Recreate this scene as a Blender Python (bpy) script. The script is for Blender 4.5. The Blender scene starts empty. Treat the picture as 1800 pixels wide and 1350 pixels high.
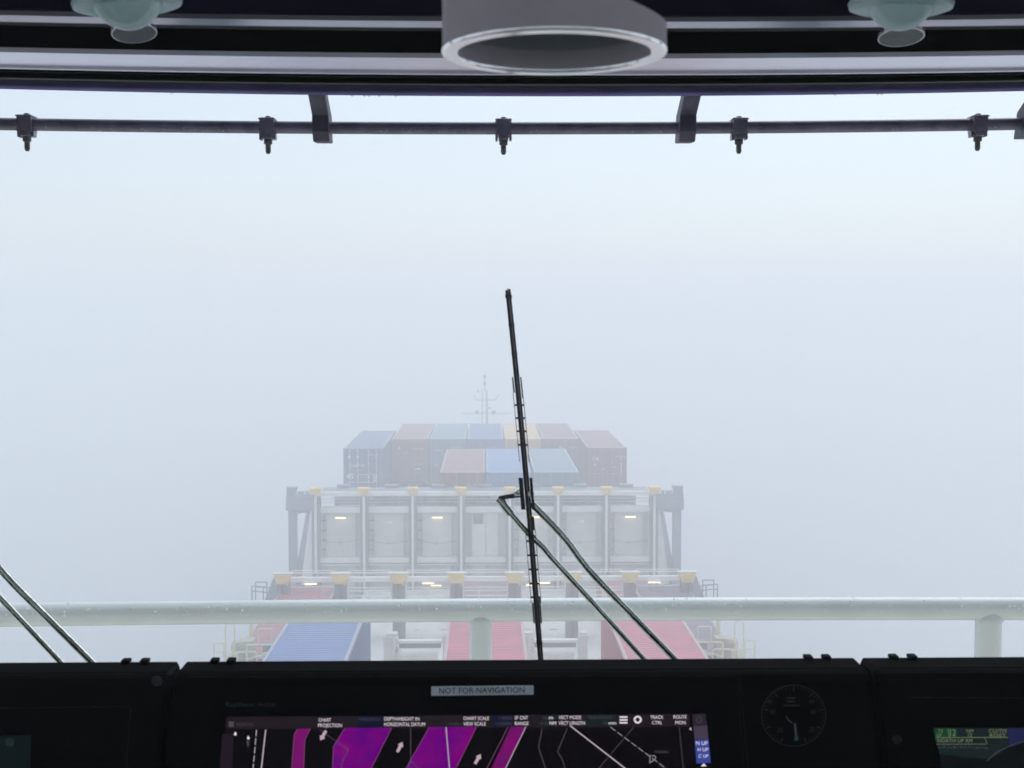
import bpy, math, random
from mathutils import Vector, Matrix
R = math.radians
random.seed(7)
sc = bpy.context.scene
EXPO = 0.49
COL = sc.collection
# ------------------------------------------------------------------ camera
ZC = 25.0                       # eye height above the sea
F = 2250.0                      # focal length in pixels of an 1800 px wide frame
YAW, PITCH = math.atan(47 / F), math.atan(125 / F)
CAM = Vector((0, 0, ZC))
cd = bpy.data.cameras.new('camera')
cam = bpy.data.objects.new('camera', cd)
COL.objects.link(cam)
cam.location = CAM
cam.rotation_euler = (math.pi / 2 - PITCH, 0, -YAW)
cd.sensor_width = 36
cd.lens = 36 * F / 1800
cd.clip_start = 0.05
cd.clip_end = 6000
cd.dof.use_dof = True
cd.dof.focus_distance = 6.0
cd.dof.aperture_fstop = 17.0
sc.camera = cam
FW = Vector((math.sin(YAW) * math.cos(PITCH), math.cos(YAW) * math.cos(PITCH), -math.sin(PITCH)))
RT = Vector((math.cos(YAW), -math.sin(YAW), 0))
UP = RT.cross(FW)
def ray(px, py): return FW + RT * ((px - 900) / F) + UP * ((675 - py) / F)
def W(px, py, D):
    d = ray(px, py)
    return CAM + d * (D / d.y)
# ------------------------------------------------------------------ world, sun, exposure
SUN_EL, SUN_AZ = R(48), R(25)
w = bpy.data.worlds.new('World'); sc.world = w; w.use_nodes = True
nt = w.node_tree; nt.nodes.clear()
def N(t, k, **kw):
    n = t.nodes.new(k)
    for a, b in kw.items(): setattr(n, a, b)
    return n
sky = N(nt, 'ShaderNodeTexSky', sky_type='NISHITA', sun_disc=False, sun_elevation=SUN_EL, sun_rotation=SUN_AZ)
sky.dust_density = 1.0; sky.air_density = 1.0
bg1 = N(nt, 'ShaderNodeBackground'); bg1.inputs[1].default_value = 0.05
nt.links.new(sky.outputs[0], bg1.inputs[0])
tc = N(nt, 'ShaderNodeTexCoord'); sx = N(nt, 'ShaderNodeSeparateXYZ')
nt.links.new(tc.outputs['Generated'], sx.inputs[0])
mr = N(nt, 'ShaderNodeMapRange'); mr.inputs[1].default_value = 0.0; mr.inputs[2].default_value = 1.0
mr.inputs[3].default_value = 1.0; mr.inputs[4].default_value = 2.0
nt.links.new(sx.outputs[2], mr.inputs[0])
bg2 = N(nt, 'ShaderNodeBackground'); bg2.inputs[0].default_value = (0.735, 0.785, 0.845, 1)
ms = N(nt, 'ShaderNodeMath', operation='MULTIPLY'); ms.inputs[1].default_value = 0.395
nt.links.new(mr.outputs[0], ms.inputs[0]); nt.links.new(ms.outputs[0], bg2.inputs[1])
ad = N(nt, 'ShaderNodeAddShader'); wo = N(nt, 'ShaderNodeOutputWorld')
nt.links.new(bg1.outputs[0], ad.inputs[0]); nt.links.new(bg2.outputs[0], ad.inputs[1]); nt.links.new(ad.outputs[0], wo.inputs[0])
sd = bpy.data.lights.new('sun', 'SUN'); sd.energy = 0.6; sd.angle = R(50); sd.color = (1, .97, .92)
so = bpy.data.objects.new('sun', sd); COL.objects.link(so)
so.rotation_euler = (math.pi / 2 - SUN_EL, 0, math.pi - SUN_AZ)
sc.view_settings.view_transform = 'Standard'; sc.view_settings.look = 'None'
sc.view_settings.exposure = EXPO; sc.view_settings.gamma = 1
sc.view_settings.use_curve_mapping = False
cy = sc.cycles
cy.max_bounces = 10; cy.diffuse_bounces = 4; cy.glossy_bounces = 4; cy.transmission_bounces = 6
cy.volume_bounces = 5; cy.transparent_max_bounces = 16
cy.use_denoising = True; cy.denoiser = 'OPENIMAGEDENOISE'
cy.sample_clamp_indirect = 6
# ------------------------------------------------------------------ materials
MATS = {}
def mat(name, col, rough=.5, metal=0., var=.12, scale=3., bump=0., rust=0., rustcol=(.16, .07, .03), coat=0., spec=.5,
        trans=0., streak=False, bscale=None, rscale=None):
    if name in MATS: return MATS[name]
    m = bpy.data.materials.new(name); m.use_nodes = True; t = m.node_tree
    p = t.nodes['Principled BSDF']
    L = t.links.new
    co = N(t, 'ShaderNodeTexCoord')
    mp = N(t, 'ShaderNodeMapping'); L(co.outputs['Object'], mp.inputs[0])
    if streak: mp.inputs['Scale'].default_value = (1, 1, .18)
    nz = N(t, 'ShaderNodeTexNoise'); nz.inputs['Scale'].default_value = scale; nz.inputs['Detail'].default_value = 6
    L(mp.outputs[0], nz.inputs['Vector'])
    mx = N(t, 'ShaderNodeMix', data_type='RGBA')
    mx.inputs[6].default_value = (*[max(0, c * (1 - var)) for c in col], 1)
    mx.inputs[7].default_value = (*[min(1, c * (1 + var)) for c in col], 1)
    cr = N(t, 'ShaderNodeMapRange'); cr.inputs[1].default_value = .3; cr.inputs[2].default_value = .7
    L(nz.outputs[0], cr.inputs[0]); L(cr.outputs[0], mx.inputs[0])
    out = mx.outputs[2]
    if rust > 0:
        n2 = N(t, 'ShaderNodeTexNoise'); n2.inputs['Scale'].default_value = rscale or scale * 1.7; n2.inputs['Detail'].default_value = 8
        n2.inputs['Roughness'].default_value = .7
        L(mp.outputs[0], n2.inputs['Vector'])
        c2 = N(t, 'ShaderNodeMapRange'); c2.inputs[1].default_value = .72 - .3 * rust; c2.inputs[2].default_value = .80 - .3 * rust
        L(n2.outputs[0], c2.inputs[0])
        m2 = N(t, 'ShaderNodeMix', data_type='RGBA'); m2.inputs[7].default_value = (*rustcol, 1)
        L(c2.outputs[0], m2.inputs[0]); L(out, m2.inputs[6]); out = m2.outputs[2]
    L(out, p.inputs['Base Color'])
    rr = N(t, 'ShaderNodeMapRange'); rr.inputs[3].default_value = max(.02, rough * .8); rr.inputs[4].default_value = min(1, rough * 1.2)
    L(nz.outputs[0], rr.inputs[0]); L(rr.outputs[0], p.inputs['Roughness'])
    p.inputs['Metallic'].default_value = metal
    p.inputs['Specular IOR Level'].default_value = spec
    p.inputs['Coat Weight'].default_value = coat
    if bump > 0:
        n3 = N(t, 'ShaderNodeTexNoise'); n3.inputs['Scale'].default_value = bscale or scale * 6; n3.inputs['Detail'].default_value = 4
        L(co.outputs['Object'], n3.inputs['Vector'])
        b = N(t, 'ShaderNodeBump'); b.inputs['Strength'].default_value = bump; b.inputs['Distance'].default_value = .01
        L(n3.outputs[0], b.inputs['Height']); L(b.outputs[0], p.inputs['Normal'])
    if trans > 0:
        tr = N(t, 'ShaderNodeBsdfTranslucent'); L(out, tr.inputs[0])
        mm = N(t, 'ShaderNodeMixShader'); mm.inputs[0].default_value = trans
        L(p.outputs[0], mm.inputs[1]); L(tr.outputs[0], mm.inputs[2])
        L(mm.outputs[0], t.nodes['Material Output'].inputs[0])
    MATS[name] = m
    return m
def emis(name, col, s=1.0, base=.003):
    if name in MATS: return MATS[name]
    m = bpy.data.materials.new(name); m.use_nodes = True; p = m.node_tree.nodes['Principled BSDF']
    p.inputs['Base Color'].default_value = (base, base, base, 1); p.inputs['Roughness'].default_value = .35
    p.inputs['Specular IOR Level'].default_value = .1
    p.inputs['Emission Color'].default_value = (*col, 1); p.inputs['Emission Strength'].default_value = s * 2 ** -EXPO
    MATS[name] = m
    return m
def zone(name, c1, c2):
    m = emis(name, c1, 1.0); t = m.node_tree; p = t.nodes['Principled BSDF']
    if 'zn' in t.nodes: return m
    co = N(t, 'ShaderNodeTexCoord'); n1 = N(t, 'ShaderNodeTexNoise'); n1.name = 'zn'; n1.inputs['Scale'].default_value = 28; n1.inputs['Detail'].default_value = 8; n1.inputs['Roughness'].default_value = .65
    g = N(t, 'ShaderNodeMapRange'); g.inputs[1].default_value = .38; g.inputs[2].default_value = .62
    x = N(t, 'ShaderNodeMix', data_type='RGBA'); x.inputs[6].default_value = (*c1, 1); x.inputs[7].default_value = (*c2, 1)
    t.links.new(co.outputs['Object'], n1.inputs[0]); t.links.new(n1.outputs[0], g.inputs[0]); t.links.new(g.outputs[0], x.inputs[0]); t.links.new(x.outputs[2], p.inputs['Emission Color'])
    return m
def glassmat(name, tint, extra=1.0):
    m = bpy.data.materials.new(name); m.use_nodes = True; t = m.node_tree; t.nodes.clear()
    o = N(t, 'ShaderNodeOutputMaterial'); tr = N(t, 'ShaderNodeBsdfTransparent'); tr.inputs[0].default_value = (*tint, 1)
    gl = N(t, 'ShaderNodeBsdfGlossy'); gl.inputs['Roughness'].default_value = .02
    fr = N(t, 'ShaderNodeFresnel'); fr.inputs[0].default_value = 1.45
    mu = N(t, 'ShaderNodeMath', operation='MULTIPLY'); mu.inputs[1].default_value = extra
    mx = N(t, 'ShaderNodeMixShader')
    t.links.new(fr.outputs[0], mu.inputs[0]); t.links.new(mu.outputs[0], mx.inputs[0])
    t.links.new(tr.outputs[0], mx.inputs[1]); t.links.new(gl.outputs[0], mx.inputs[2]); t.links.new(mx.outputs[0], o.inputs[0])
    return m
# ------------------------------------------------------------------ object helpers
def link(o, parent=None):
    COL.objects.link(o)
    if parent is not None: o.parent = parent
    return o
def wl(o):
    v = Vector((0, 0, 0))
    while o is not None:
        v += o.location; o = o.parent
    return v
def tag(o, label=None, cat=None, group=None, kind=None):
    if label: o['label'] = label
    if cat: o['category'] = cat
    if group: o['group'] = group
    if kind: o['kind'] = kind
    return o
def thing(name, loc, label, cat, group=None):
    o = bpy.data.objects.new(name, None); o.location = loc; o.empty_display_size = .1
    link(o); return tag(o, label, cat, group)
class MB:
    def __init__(s): s.v = []; s.f = []
    def quad(s, *p):
        n = len(s.v); s.v += [Vector(q) for q in p]; s.f.append(tuple(range(n, n + len(p)))); return s
    def box(s, x0, x1, y0, y1, z0, z1):
        n = len(s.v)
        s.v += [Vector((x, y, z)) for z in (z0, z1) for y in (y0, y1) for x in (x0, x1)]
        s.f += [tuple(n + i for i in q) for q in ((0, 2, 3, 1), (4, 5, 7, 6), (0, 1, 5, 4), (2, 6, 7, 3), (0, 4, 6, 2), (1, 3, 7, 5))]
        return s
    def frustum(s, c0, w0, d0, c1, w1, d1):
        n = len(s.v)
        for c, a, b in ((c0, w0, d0), (c1, w1, d1)):
            for sx_, sy_ in ((-1, -1), (1, -1), (1, 1), (-1, 1)): s.v.append(Vector((c[0] + sx_ * a / 2, c[1] + sy_ * b / 2, c[2])))
        s.f += [tuple(n + i for i in q) for q in ((3, 2, 1, 0), (4, 5, 6, 7), (0, 1, 5, 4), (1, 2, 6, 5), (2, 3, 7, 6), (3, 0, 4, 7))]
        return s
    def prism(s, poly, fn, a, b):      # poly: 2-D points; fn(p,q,t) -> 3-D
        n = len(s.v); k = len(poly)
        s.v += [Vector(fn(p[0], p[1], a)) for p in poly] + [Vector(fn(p[0], p[1], b)) for p in poly]
        s.f.append(tuple(n + i for i in reversed(range(k)))); s.f.append(tuple(n + k + i for i in range(k)))
        for i in range(k): s.f.append((n + i, n + (i + 1) % k, n + k + (i + 1) % k, n + k + i))
        return s
    def tube(s, pts, r, seg=10, flat=None):
        pts = [Vector(p) for p in pts]; rings = []
        n0 = len(s.v); up = None
        for i, p in enumerate(pts):
            a = pts[max(0, i - 1)]; b = pts[min(len(pts) - 1, i + 1)]
            t = (b - a).normalized()
            if up is None:
                up = Vector((0, 0, 1)) if abs(t.z) < .9 else Vector((0, 1, 0))
            u = (up - t * up.dot(t)).normalized(); v = t.cross(u); up = u
            rr = r[i] if isinstance(r, (list, tuple)) else r
            for j in range(seg):
                an = 2 * math.pi * j / seg
                s.v.append(p + u * (math.cos(an) * rr) + v * (math.sin(an) * rr * (flat or 1)))
        for i in range(len(pts) - 1):
            for j in range(seg):
                a = n0 + i * seg + j; b = n0 + i * seg + (j + 1) % seg
                s.f.append((a, b, b + seg, a + seg))
        s.f.append(tuple(n0 + j for j in reversed(range(seg))))
        s.f.append(tuple(n0 + (len(pts) - 1) * seg + j for j in range(seg)))
        return s
    def lathe(s, prof, c, seg=32, axis='z', tilt=None, closed=False):
        n0 = len(s.v); c = Vector(c)
        for (r, h) in prof:
            for j in range(seg):
                a = 2 * math.pi * j / seg
                p = Vector((r * math.cos(a), r * math.sin(a), h))
                if axis == 'y': p = Vector((p.x, p.z, p.y))
                if axis == 'x': p = Vector((p.z, p.x, p.y))
                if tilt is not None: p = tilt @ p
                s.v.append(c + p)
        for i in range(len(prof) - 1):
            for j in range(seg):
                a = n0 + i * seg + j; b = n0 + i * seg + (j + 1) % seg
                s.f.append((a, b, b + seg, a + seg))
        return s
    def sweepx(s, poly, xs, sag):     # closed polygon (y,z) swept along x with a sag
        n0 = len(s.v); k = len(poly)
        for x in xs:
            for (y, z) in poly: s.v.append(Vector((x, y, z + sag(x))))
        for i in range(len(xs) - 1):
            for j in range(k):
                a = n0 + i * k + j; b = n0 + i * k + (j + 1) % k
                s.f.append((a, a + k, b + k, b))
        s.f.append(tuple(n0 + j for j in range(k))); s.f.append(tuple(n0 + (len(xs) - 1) * k + j for j in reversed(range(k))))
        return s
    def build(s, name, m, parent=None, smooth=None, bevel=0, local=False):
        off = Vector((0, 0, 0)) if (parent is None or local) else wl(parent)
        me = bpy.data.meshes.new(name)
        me.from_pydata([tuple(v - off) for v in s.v], [], s.f)
        me.materials.append(m)
        import bmesh
        bm = bmesh.new(); bm.from_mesh(me)
        bmesh.ops.recalc_face_normals(bm, faces=bm.faces)
        bm.to_mesh(me); bm.free()
        o = bpy.data.objects.new(name, me); link(o, parent)
        if smooth is not None:
            for p in me.polygons: p.use_smooth = True
            try: me.set_sharp_from_angle(angle=R(smooth))
            except Exception: pass
        if bevel:
            b = o.modifiers.new('bevel', 'BEVEL'); b.width = bevel; b.segments = 2; b.limit_method = 'ANGLE'
        return o
TXT = {}
def text_geo(st):
    if st in TXT: return TXT[st]
    cu = bpy.data.curves.new('t', 'FONT'); cu.body = st; cu.resolution_u = 3
    o = bpy.data.objects.new('t', cu); COL.objects.link(o)
    dg = bpy.context.evaluated_depsgraph_get(); me = o.evaluated_get(dg).to_mesh()
    v = [(p.co.x, p.co.y) for p in me.vertices]; f = [tuple(p.vertices) for p in me.polygons]
    o.evaluated_get(dg).to_mesh_clear(); bpy.data.objects.remove(o); bpy.data.curves.remove(cu)
    x0 = min(p[0] for p in v); x1 = max(p[0] for p in v); y1 = max(p[1] for p in v)
    v = [((p[0] - x0) / (x1 - x0), p[1] / y1) for p in v]
    TXT[st] = (v, f); return TXT[st]
def put_text(mb, st, fn, x0, x1, yb, yt):    # fn(x,y) -> 3-D
    v, f = text_geo(st); n = len(mb.v)
    mb.v += [Vector(fn(x0 + (x1 - x0) * p[0], yb + (yt - yb) * p[1])) for p in v]
    mb.f += [tuple(n + i for i in q) for q in f]
def copy_tree(o, parent=None):
    c = o.copy(); COL.objects.link(c)
    if parent is not None: c.parent = parent
    for ch in [x for x in o.children]: copy_tree(ch, c)
    return c
def copy_thing(o, loc, label=None, group=None):
    c = copy_tree(o); c.location = loc
    if label: c['label'] = label
    if group: c['group'] = group
    return c
Z = lambda z: ZC + z
# ------------------------------------------------------------------ sea, hull, deck
def sea_material():
    m = bpy.data.materials.new('sea_water'); m.use_nodes = True; t = m.node_tree; p = t.nodes['Principled BSDF']
    p.inputs['Base Color'].default_value = (.52, .56, .58, 1); p.inputs['Roughness'].default_value = .4
    co = N(t, 'ShaderNodeTexCoord'); b1 = N(t, 'ShaderNodeTexNoise'); b1.inputs['Scale'].default_value = .35; b1.inputs['Detail'].default_value = 8
    mp = N(t, 'ShaderNodeMapping'); mp.inputs['Scale'].default_value = (.45, 1, 1); mp.inputs['Rotation'].default_value = (0, 0, .4)
    t.links.new(co.outputs['Object'], mp.inputs[0]); t.links.new(mp.outputs[0], b1.inputs['Vector'])
    bu = N(t, 'ShaderNodeBump'); bu.inputs['Strength'].default_value = 1; bu.inputs['Distance'].default_value = .6
    t.links.new(b1.outputs[0], bu.inputs['Height']); t.links.new(bu.outputs[0], p.inputs['Normal'])
    return m
mb = MB(); n = 120; S = 690
for j in range(n + 1):
    for i in range(n + 1):
        x = -S + 2 * S * i / n; y = -60 + (S + 60 + 560) * j / n
        mb.v.append(Vector((x, y, .25 * math.sin(x * .11 + y * .05) + .2 * math.sin(y * .17 - x * .04))))
for j in range(n):
    for i in range(n):
        a = j * (n + 1) + i; mb.f.append((a, a + 1, a + n + 2, a + n + 1))
tag(mb.build('sea', sea_material(), smooth=180), kind='structure')
M_hull = mat('hull_paint', (.03, .05, .09), .5, var=.2, scale=.6)
M_deck = mat('deck_paint', (.20, .22, .22), .45, var=.25, scale=.7, rust=.25)
M_pale = mat('pale_steel', (.71, .69, .61), .42, var=.10, scale=1.2, rust=.12, rustcol=(.3, .22, .15))
M_white = mat('white_steel', (.87, .85, .79), .35, var=.08, scale=1.5, rust=.12, rustcol=(.36, .26, .18))
M_grey = mat('grey_steel', (.22, .255, .29), .45, var=.15, scale=1.5)
M_dark = mat('dark_steel', (.07, .08, .085), .5, var=.2, scale=2)
M_chan = mat('channel_steel', (.17, .175, .17), .5, var=.2, scale=2, rust=.2)
M_post = mat('rusty_column', (.17, .13, .12), .6, var=.3, scale=3, rust=.35, rustcol=(.16, .09, .06), streak=True)
M_yel = mat('rusty_yellow', (.86, .60, .16), .5, var=.15, scale=4, rust=.36, rustcol=(.40, .22, .09), rscale=5)
M_crm = mat('cream_paint', (.80, .75, .50), .4, var=.1, scale=4, rust=.15)
outline = [(-10.6, -14), (-10.6, 60), (-10.2, 67), (-8.9, 80), (-6.6, 100), (-3, 122), (0, 132), (3, 122), (6.6, 100), (8.9, 80), (10.2, 67), (10.6, 60), (10.6, -14)]
h = MB().prism(outline, lambda p, q, t: (p, q, t), -.5, Z(-15.4)).build('ship_hull', M_hull); tag(h, kind='structure')
h = MB().prism([(x * .985, y) for x, y in outline], lambda p, q, t: (p, q, t), Z(-15.396), Z(-15.3)).build('ship_deck', M_deck); tag(h, kind='structure')
M_hatch = mat('hatch_paint', (.80, .80, .76), .35, var=.12, scale=.8, rust=.15, rustcol=(.38, .30, .24))
t = thing('hatch_cover', (0, 50, Z(-15.29)), 'pale grey steel hatch cover lying under the nearest containers', 'hatch cover')
MB().box(-6.3, 6.3, 31.5, 66.3, Z(-15.29), Z(-14.42)).build('panel', M_hatch, t, bevel=.03)
for y in (46.2, 59.5): MB().box(-6.25, 6.25, y, y + .18, Z(-14.418), Z(-14.33)).build('seam_bar', M_pale, t)
for x in (-3.1, -1.9, 1.9, 3.1): MB().frustum((x, 57.6, Z(-14.418)), .34, .2, (x, 57.6, Z(-14.37)), .25, .14).build('lashing_pot', M_pale, t)
# ------------------------------------------------------------------ shipping containers
CW = 2.438
def corr(a, b, pitch):
    out = [a]; nn = max(1, int((b - a) / pitch)); p = (b - a) / nn
    for i in range(nn):
        s = a + i * p
        out += [(s + p * .12, 0), (s + p * .38, 1), (s + p * .62, 1), (s + p * .88, 0)]
    return [q if isinstance(q, tuple) else (q, 0) for q in out] + [(b, 0)]
GEO = {}
def cont_geo(L, H):
    if (L, H) in GEO: return GEO[(L, H)]
    hw = CW / 2
    bd = MB()
    for sgn in (-1, 1):                    # side walls
        pr = corr(.15, L - .15, .278)
        for (y0, d0), (y1, d1) in zip(pr, pr[1:]):
            x0 = sgn * (hw - .01 - .036 * d0); x1 = sgn * (hw - .01 - .036 * d1)
            bd.quad((x0, y0, .16), (x1, y1, .16), (x1, y1, H - .1), (x0, y0, H - .1))
    rf = MB(); pr = corr(.12, L - .12, .25)          # roof
    for (y0, d0), (y1, d1) in zip(pr, pr[1:]):
        z0 = H - .008 - .05 * (1 - d0); z1 = H - .008 - .05 * (1 - d1)
        rf.quad((-hw + .07, y0, z0), (hw - .07, y0, z0), (hw - .07, y1, z1), (-hw + .07, y1, z1))
    bd.box(-hw + .03, hw - .03, .16, L - .02, .12, .16)
    pr = corr(-hw + .14, hw - .14, .25)
    for (x0, d0), (x1, d1) in zip(pr, pr[1:]):
        bd.quad((x0, L - .02 - .04 * d0, .14), (x1, L - .02 - .04 * d1, .14), (x1, L - .02 - .04 * d1, H - .1), (x0, L - .02 - .04 * d0, H - .1))
    fr = MB()
    for sx_ in (-1, 1):
        for y in (0, L - .15):
            a, b = sorted((sx_ * hw, sx_ * (hw - .13)))
            fr.box(a, b, y, y + .15, .118, H - .118)
            a, b = sorted((sx_ * (hw + .006), sx_ * (hw - .165)))
            fr.box(a, b, y - .005, y + .175, 0, .118); fr.box(a, b, y - .005, y + .175, H - .118, H)
        a, b = sorted((sx_ * hw, sx_ * (hw - .07)))
        fr.box(a, b, .176, L - .181, .02, .159)
    for y in (.004, L - .1):
        fr.box(-hw + .166, hw - .166, y, y + .09, .02, .15); fr.box(-hw + .166, hw - .166, y, y + .09, H - .12, H - .006)
    rl = MB()
    for sx_ in (-1, 1):
        a, b = sorted((sx_ * (hw + .002), sx_ * (hw - .09)))
        rl.box(a, b, .176, L - .181, H - .099, H - .003)
    for y in (.1, L - .36): rl.box(-hw + .17, hw - .17, y, y + .22, H - .04, H - .002)
    drs = []
    for sx_ in (-1, 1):
        d = MB(); a, b = sorted((sx_ * .006, sx_ * (hw - .14)))
        d.box(a, b, .045, .075, .155, H - .125)
        k = 4; hh = (H - .42) / k
        for i in range(k):
            z = .2 + i * hh
            d.box(a + .07, b - .07, .028, .0449, z + .05, z + hh - .05)
        drs.append(d)
    rods = []
    for x in (-.82, -.33, .33, .82):
        r_ = MB().tube([(x, .012, .1), (x, .012, H - .08)], .02, 6)
        for z in (.14, H * .36, H * .66, H - .14): r_.box(x - .06, x + .06, -.004, .0279, z - .03, z + .03)
        r_.box(x, x + (.3 if x < 0 else -.3), -.012, .012, 1.1, 1.14) if x < 0 else r_.box(x - .3, x, -.012, .012, 1.1, 1.14)
        rods.append(r_)
    GEO[(L, H)] = (bd, fr, rl, drs, rods, rf); return GEO[(L, H)]
M_rod = mat('lock_rod_galvanised', (.68, .70, .72), .4)
M_let = mat('white_lettering', (.92, .92, .92), .5, var=.05)
CC = {'blue': (.03, .10, .33), 'navy': (.028, .075, .24), 'red': (.30, .03, .04), 'dusty': (.20, .10, .10), 'brown': (.25, .07, .055), 'teal': (.07, .20, .27),
      'sky': (.045, .19, .46), 'orange': (.78, .42, .12), 'maroon': (.21, .045, .06), 'slate': (.08, .11, .17), 'pinkred': (.46, .035, .075),
      'white': (.5, .52, .5), 'green': (.06, .12, .09), 'plum': (.09, .06, .09)}
def container(x, y, ztop, color, label, L=12.19, H=2.591, rail=None, texts=(), group=None, rodded=True, doors=True):
    c = CC[color]
    m = mat('paint_' + color, c, .42, var=.16, scale=1.1, rust=.10, rustcol=(.10, .05, .04), streak=False, coat=.15)
    rc = tuple(.42 * a + .30 for a in c) if rail is None else rail  # roof rails paler than the paint, standing in for glossy reflection
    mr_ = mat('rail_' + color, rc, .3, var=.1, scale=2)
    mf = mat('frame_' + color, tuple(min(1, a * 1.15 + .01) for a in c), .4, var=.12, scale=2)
    o = thing('shipping_container', (x, y, Z(ztop) - H), label, 'container', group)
    bd, fr, rl, drs, rods, rf = cont_geo(L, H)
    bd.build('body', m, o, local=True)
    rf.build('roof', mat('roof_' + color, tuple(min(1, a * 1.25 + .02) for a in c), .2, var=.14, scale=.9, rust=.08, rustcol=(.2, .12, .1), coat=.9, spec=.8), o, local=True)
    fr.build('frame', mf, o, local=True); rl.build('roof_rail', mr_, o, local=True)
    if doors:
        for d in drs: d.build('door', m, o, local=True)
        if rodded:
            for r_ in rods: r_.build('lock_rod', mat('rod_' + color, tuple(.5 * a + .22 for a in c), .4) if color != 'navy' else M_rod, o, local=True)
        e = MB()
        for (st, x0, x1, z0, z1) in texts:
            if st in ('bar',): e.box(x0, x1, -.012, -.004, z0, z1)
            elif st == 'tri': e.prism([(x0, z0), (x1, z0), ((x0 + x1) / 2, z1)], lambda p, q, t: (p, t, q), -.012, -.004)
            else:
                for sh_ in ((0, .012) if st in ('45', 'CAI', 'TAL') else (0,)): put_text(e, st, lambda a, b: (a + sh_, -.022 - sh_ * .02, b), x0, x1, z0, z1)
        if texts: e.build('lettering', M_let, o, local=True)
    return o
NEAR_G = 'containers nearest the bridge'
container(-5.22, 31.9, -10.0, 'blue', 'blue container with ribbed roof, nearest on the left behind the railing', texts=())
container(0.0, 31.9, -10.0, 'pinkred', 'red ribbed container in the middle, partly behind the railing post')
container(5.25, 31.9, -10.0, 'pinkred', 'wide pinkish red ribbed container roof crossed by the wiper arms')
for x, lab in ((-5.22, 'dark container beneath the nearest blue container'), (0, 'dark container beneath the nearest middle red container'), (5.25, 'dark container beneath the nearest right red container')):
    container(x, 31.9, -12.6, 'slate', lab, H=1.81, doors=False)
container(-7.87, 45.2, -12.3, 'red', 'dull red container low beside the blue one, under the left lamp', texts=())
container(7.87, 45.2, -12.3, 'plum', 'dark purplish container low at the right, beside the tubular platform')
container(0.0, 57.8, -13.3, 'dusty', 'pinkish brown short container behind the rails in the middle bay', L=6.06, H=1.1, doors=False)
container(6.83, 58.0, -13.35, 'red', 'small patch of red container behind the rails right of centre', L=6.06, H=1.05, doors=False)
# middle group just behind the tall cell guide wall
UX = 1.275
container(-UX + .02, 69.4, -8.68, 'brown', 'rusty red container in the front row of three above the wall', texts=(('TAL', -.55, -.2, 1.75, 1.92), ('bar', -.58, -.16, 1.6, 1.65), ('TCLU 793318 4', .25, 1.0, 1.83, 1.95), ('45G1', .55, .75, 1.65, 1.74)))
container(UX, 69.4, -8.68, 'sky', 'light blue container in the middle of the front row of three', texts=(('CAI', -1.0, -.3, 1.2, 1.5),))
container(UX * 3 + .06, 69.4, -8.68, 'teal', 'grey teal container at the right end of the front row of three', texts=(('MAERSK', -.6, -.05, 1.52, 1.6), ('tri', 0.05, .2, 1.42, 1.6), ('MSKU 10518 2', .35, 1.05, 1.7, 1.82)))
for i, (x, c) in enumerate(((-UX + .02, 'slate'), (UX, 'navy'), (UX * 3 + .06, 'slate'))):
    container(x, 69.4, -11.28, c, ('slate container under the rusty red one behind the wall', 'navy container under the light blue one behind the wall', 'slate container under the grey teal one behind the wall')[i], rodded=False)
# far group
FARP = 2.53
codes = (('bar', -.9, .9, 1.32, 1.35),)
container(-7.62, 79.5, -8.42, 'navy', 'dark blue container marked 45 at the far left of the top tier', L=12.19, H=2.75,
          texts=(('45', -1.06, -.62, .85, 1.18), ('UNIT45', -.85, .1, 1.6, 1.75), ('UBXU 453321 5', .35, 1.0, 2.3, 2.4), ('45G1', .72, .92, 2.14, 2.22), ('tri', -.95, -.75, 2.15, 2.35), ('tri', -.42, -.24, 2.15, 2.35),
                 ('bar', .62, .85, .7, .76), ('bar', .62, .85, .84, .9), ('bar', .62, .85, .98, 1.04), ('bar', -1.0, 1.0, .62, .65), ('bar', .25, .45, .9, .93), ('bar', .25, .5, 1.1, 1.13)))
container(7.62, 79.5, -8.42, 'maroon', 'maroon container at the far right of the top tier', L=12.19, H=2.75,
          texts=(('CAI', -.95, -.55, 1.98, 2.2), ('CAIU 84417 6', .5, 1.15, 2.15, 2.26), ('22G1', .75, .95, 2.02, 2.1), ('tri', -.85, -.7, 1.65, 1.82), ('bar', -.95, .9, 1.1, 1.13), ('bar', -.4, -.15, 1.4, 1.44), ('bar', .4, .55, 1.5, 1.55), ('bar', .85, .9, 1.2, 1.8)))
cols = ('brown', 'teal', 'blue', 'orange', 'maroon'); labs = ('rust red container second from left in the far top tier', 'grey green container between rust red and blue in the far top tier',
        'blue container in the middle of the far top tier, below the mast', 'orange container behind the wiper in the far top tier', 'brownish container right of the orange one in the far top tier')
tx = ((('bar', .2, .9, 1.2, 1.24), ('YML', -.5, -.1, 1.9, 2.05), ('TGHU 31190 3', .1, .9, 2.2, 2.32), ('tri', -.8, -.6, 2.25, 2.45), ('bar', .35, .7, .85, .95)),
      (('DFSU 66412 8', .2, 1.0, 2.25, 2.36), ('bar', -.9, -.3, 2.1, 2.18), ('bar', -.9, -.7, 1.1, 1.2)), (('GESU 44410 2', .0, .8, 2.25, 2.36),), (('bar', -.6, -.2, 2.1, 2.2),),
      (('TAL', -.15, .15, 2.25, 2.4), ('bar', -.15, .15, 2.08, 2.14), ('TCLU 44510 2', .5, 1.1, 2.28, 2.38)))
for i in range(5): container((i - 2) * FARP, 85.5, -8.45, cols[i], labs[i], H=2.9, L=12.19, texts=tx[i])
cols = ('slate', 'navy', 'brown', 'navy', 'slate', 'slate', 'plum')
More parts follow.
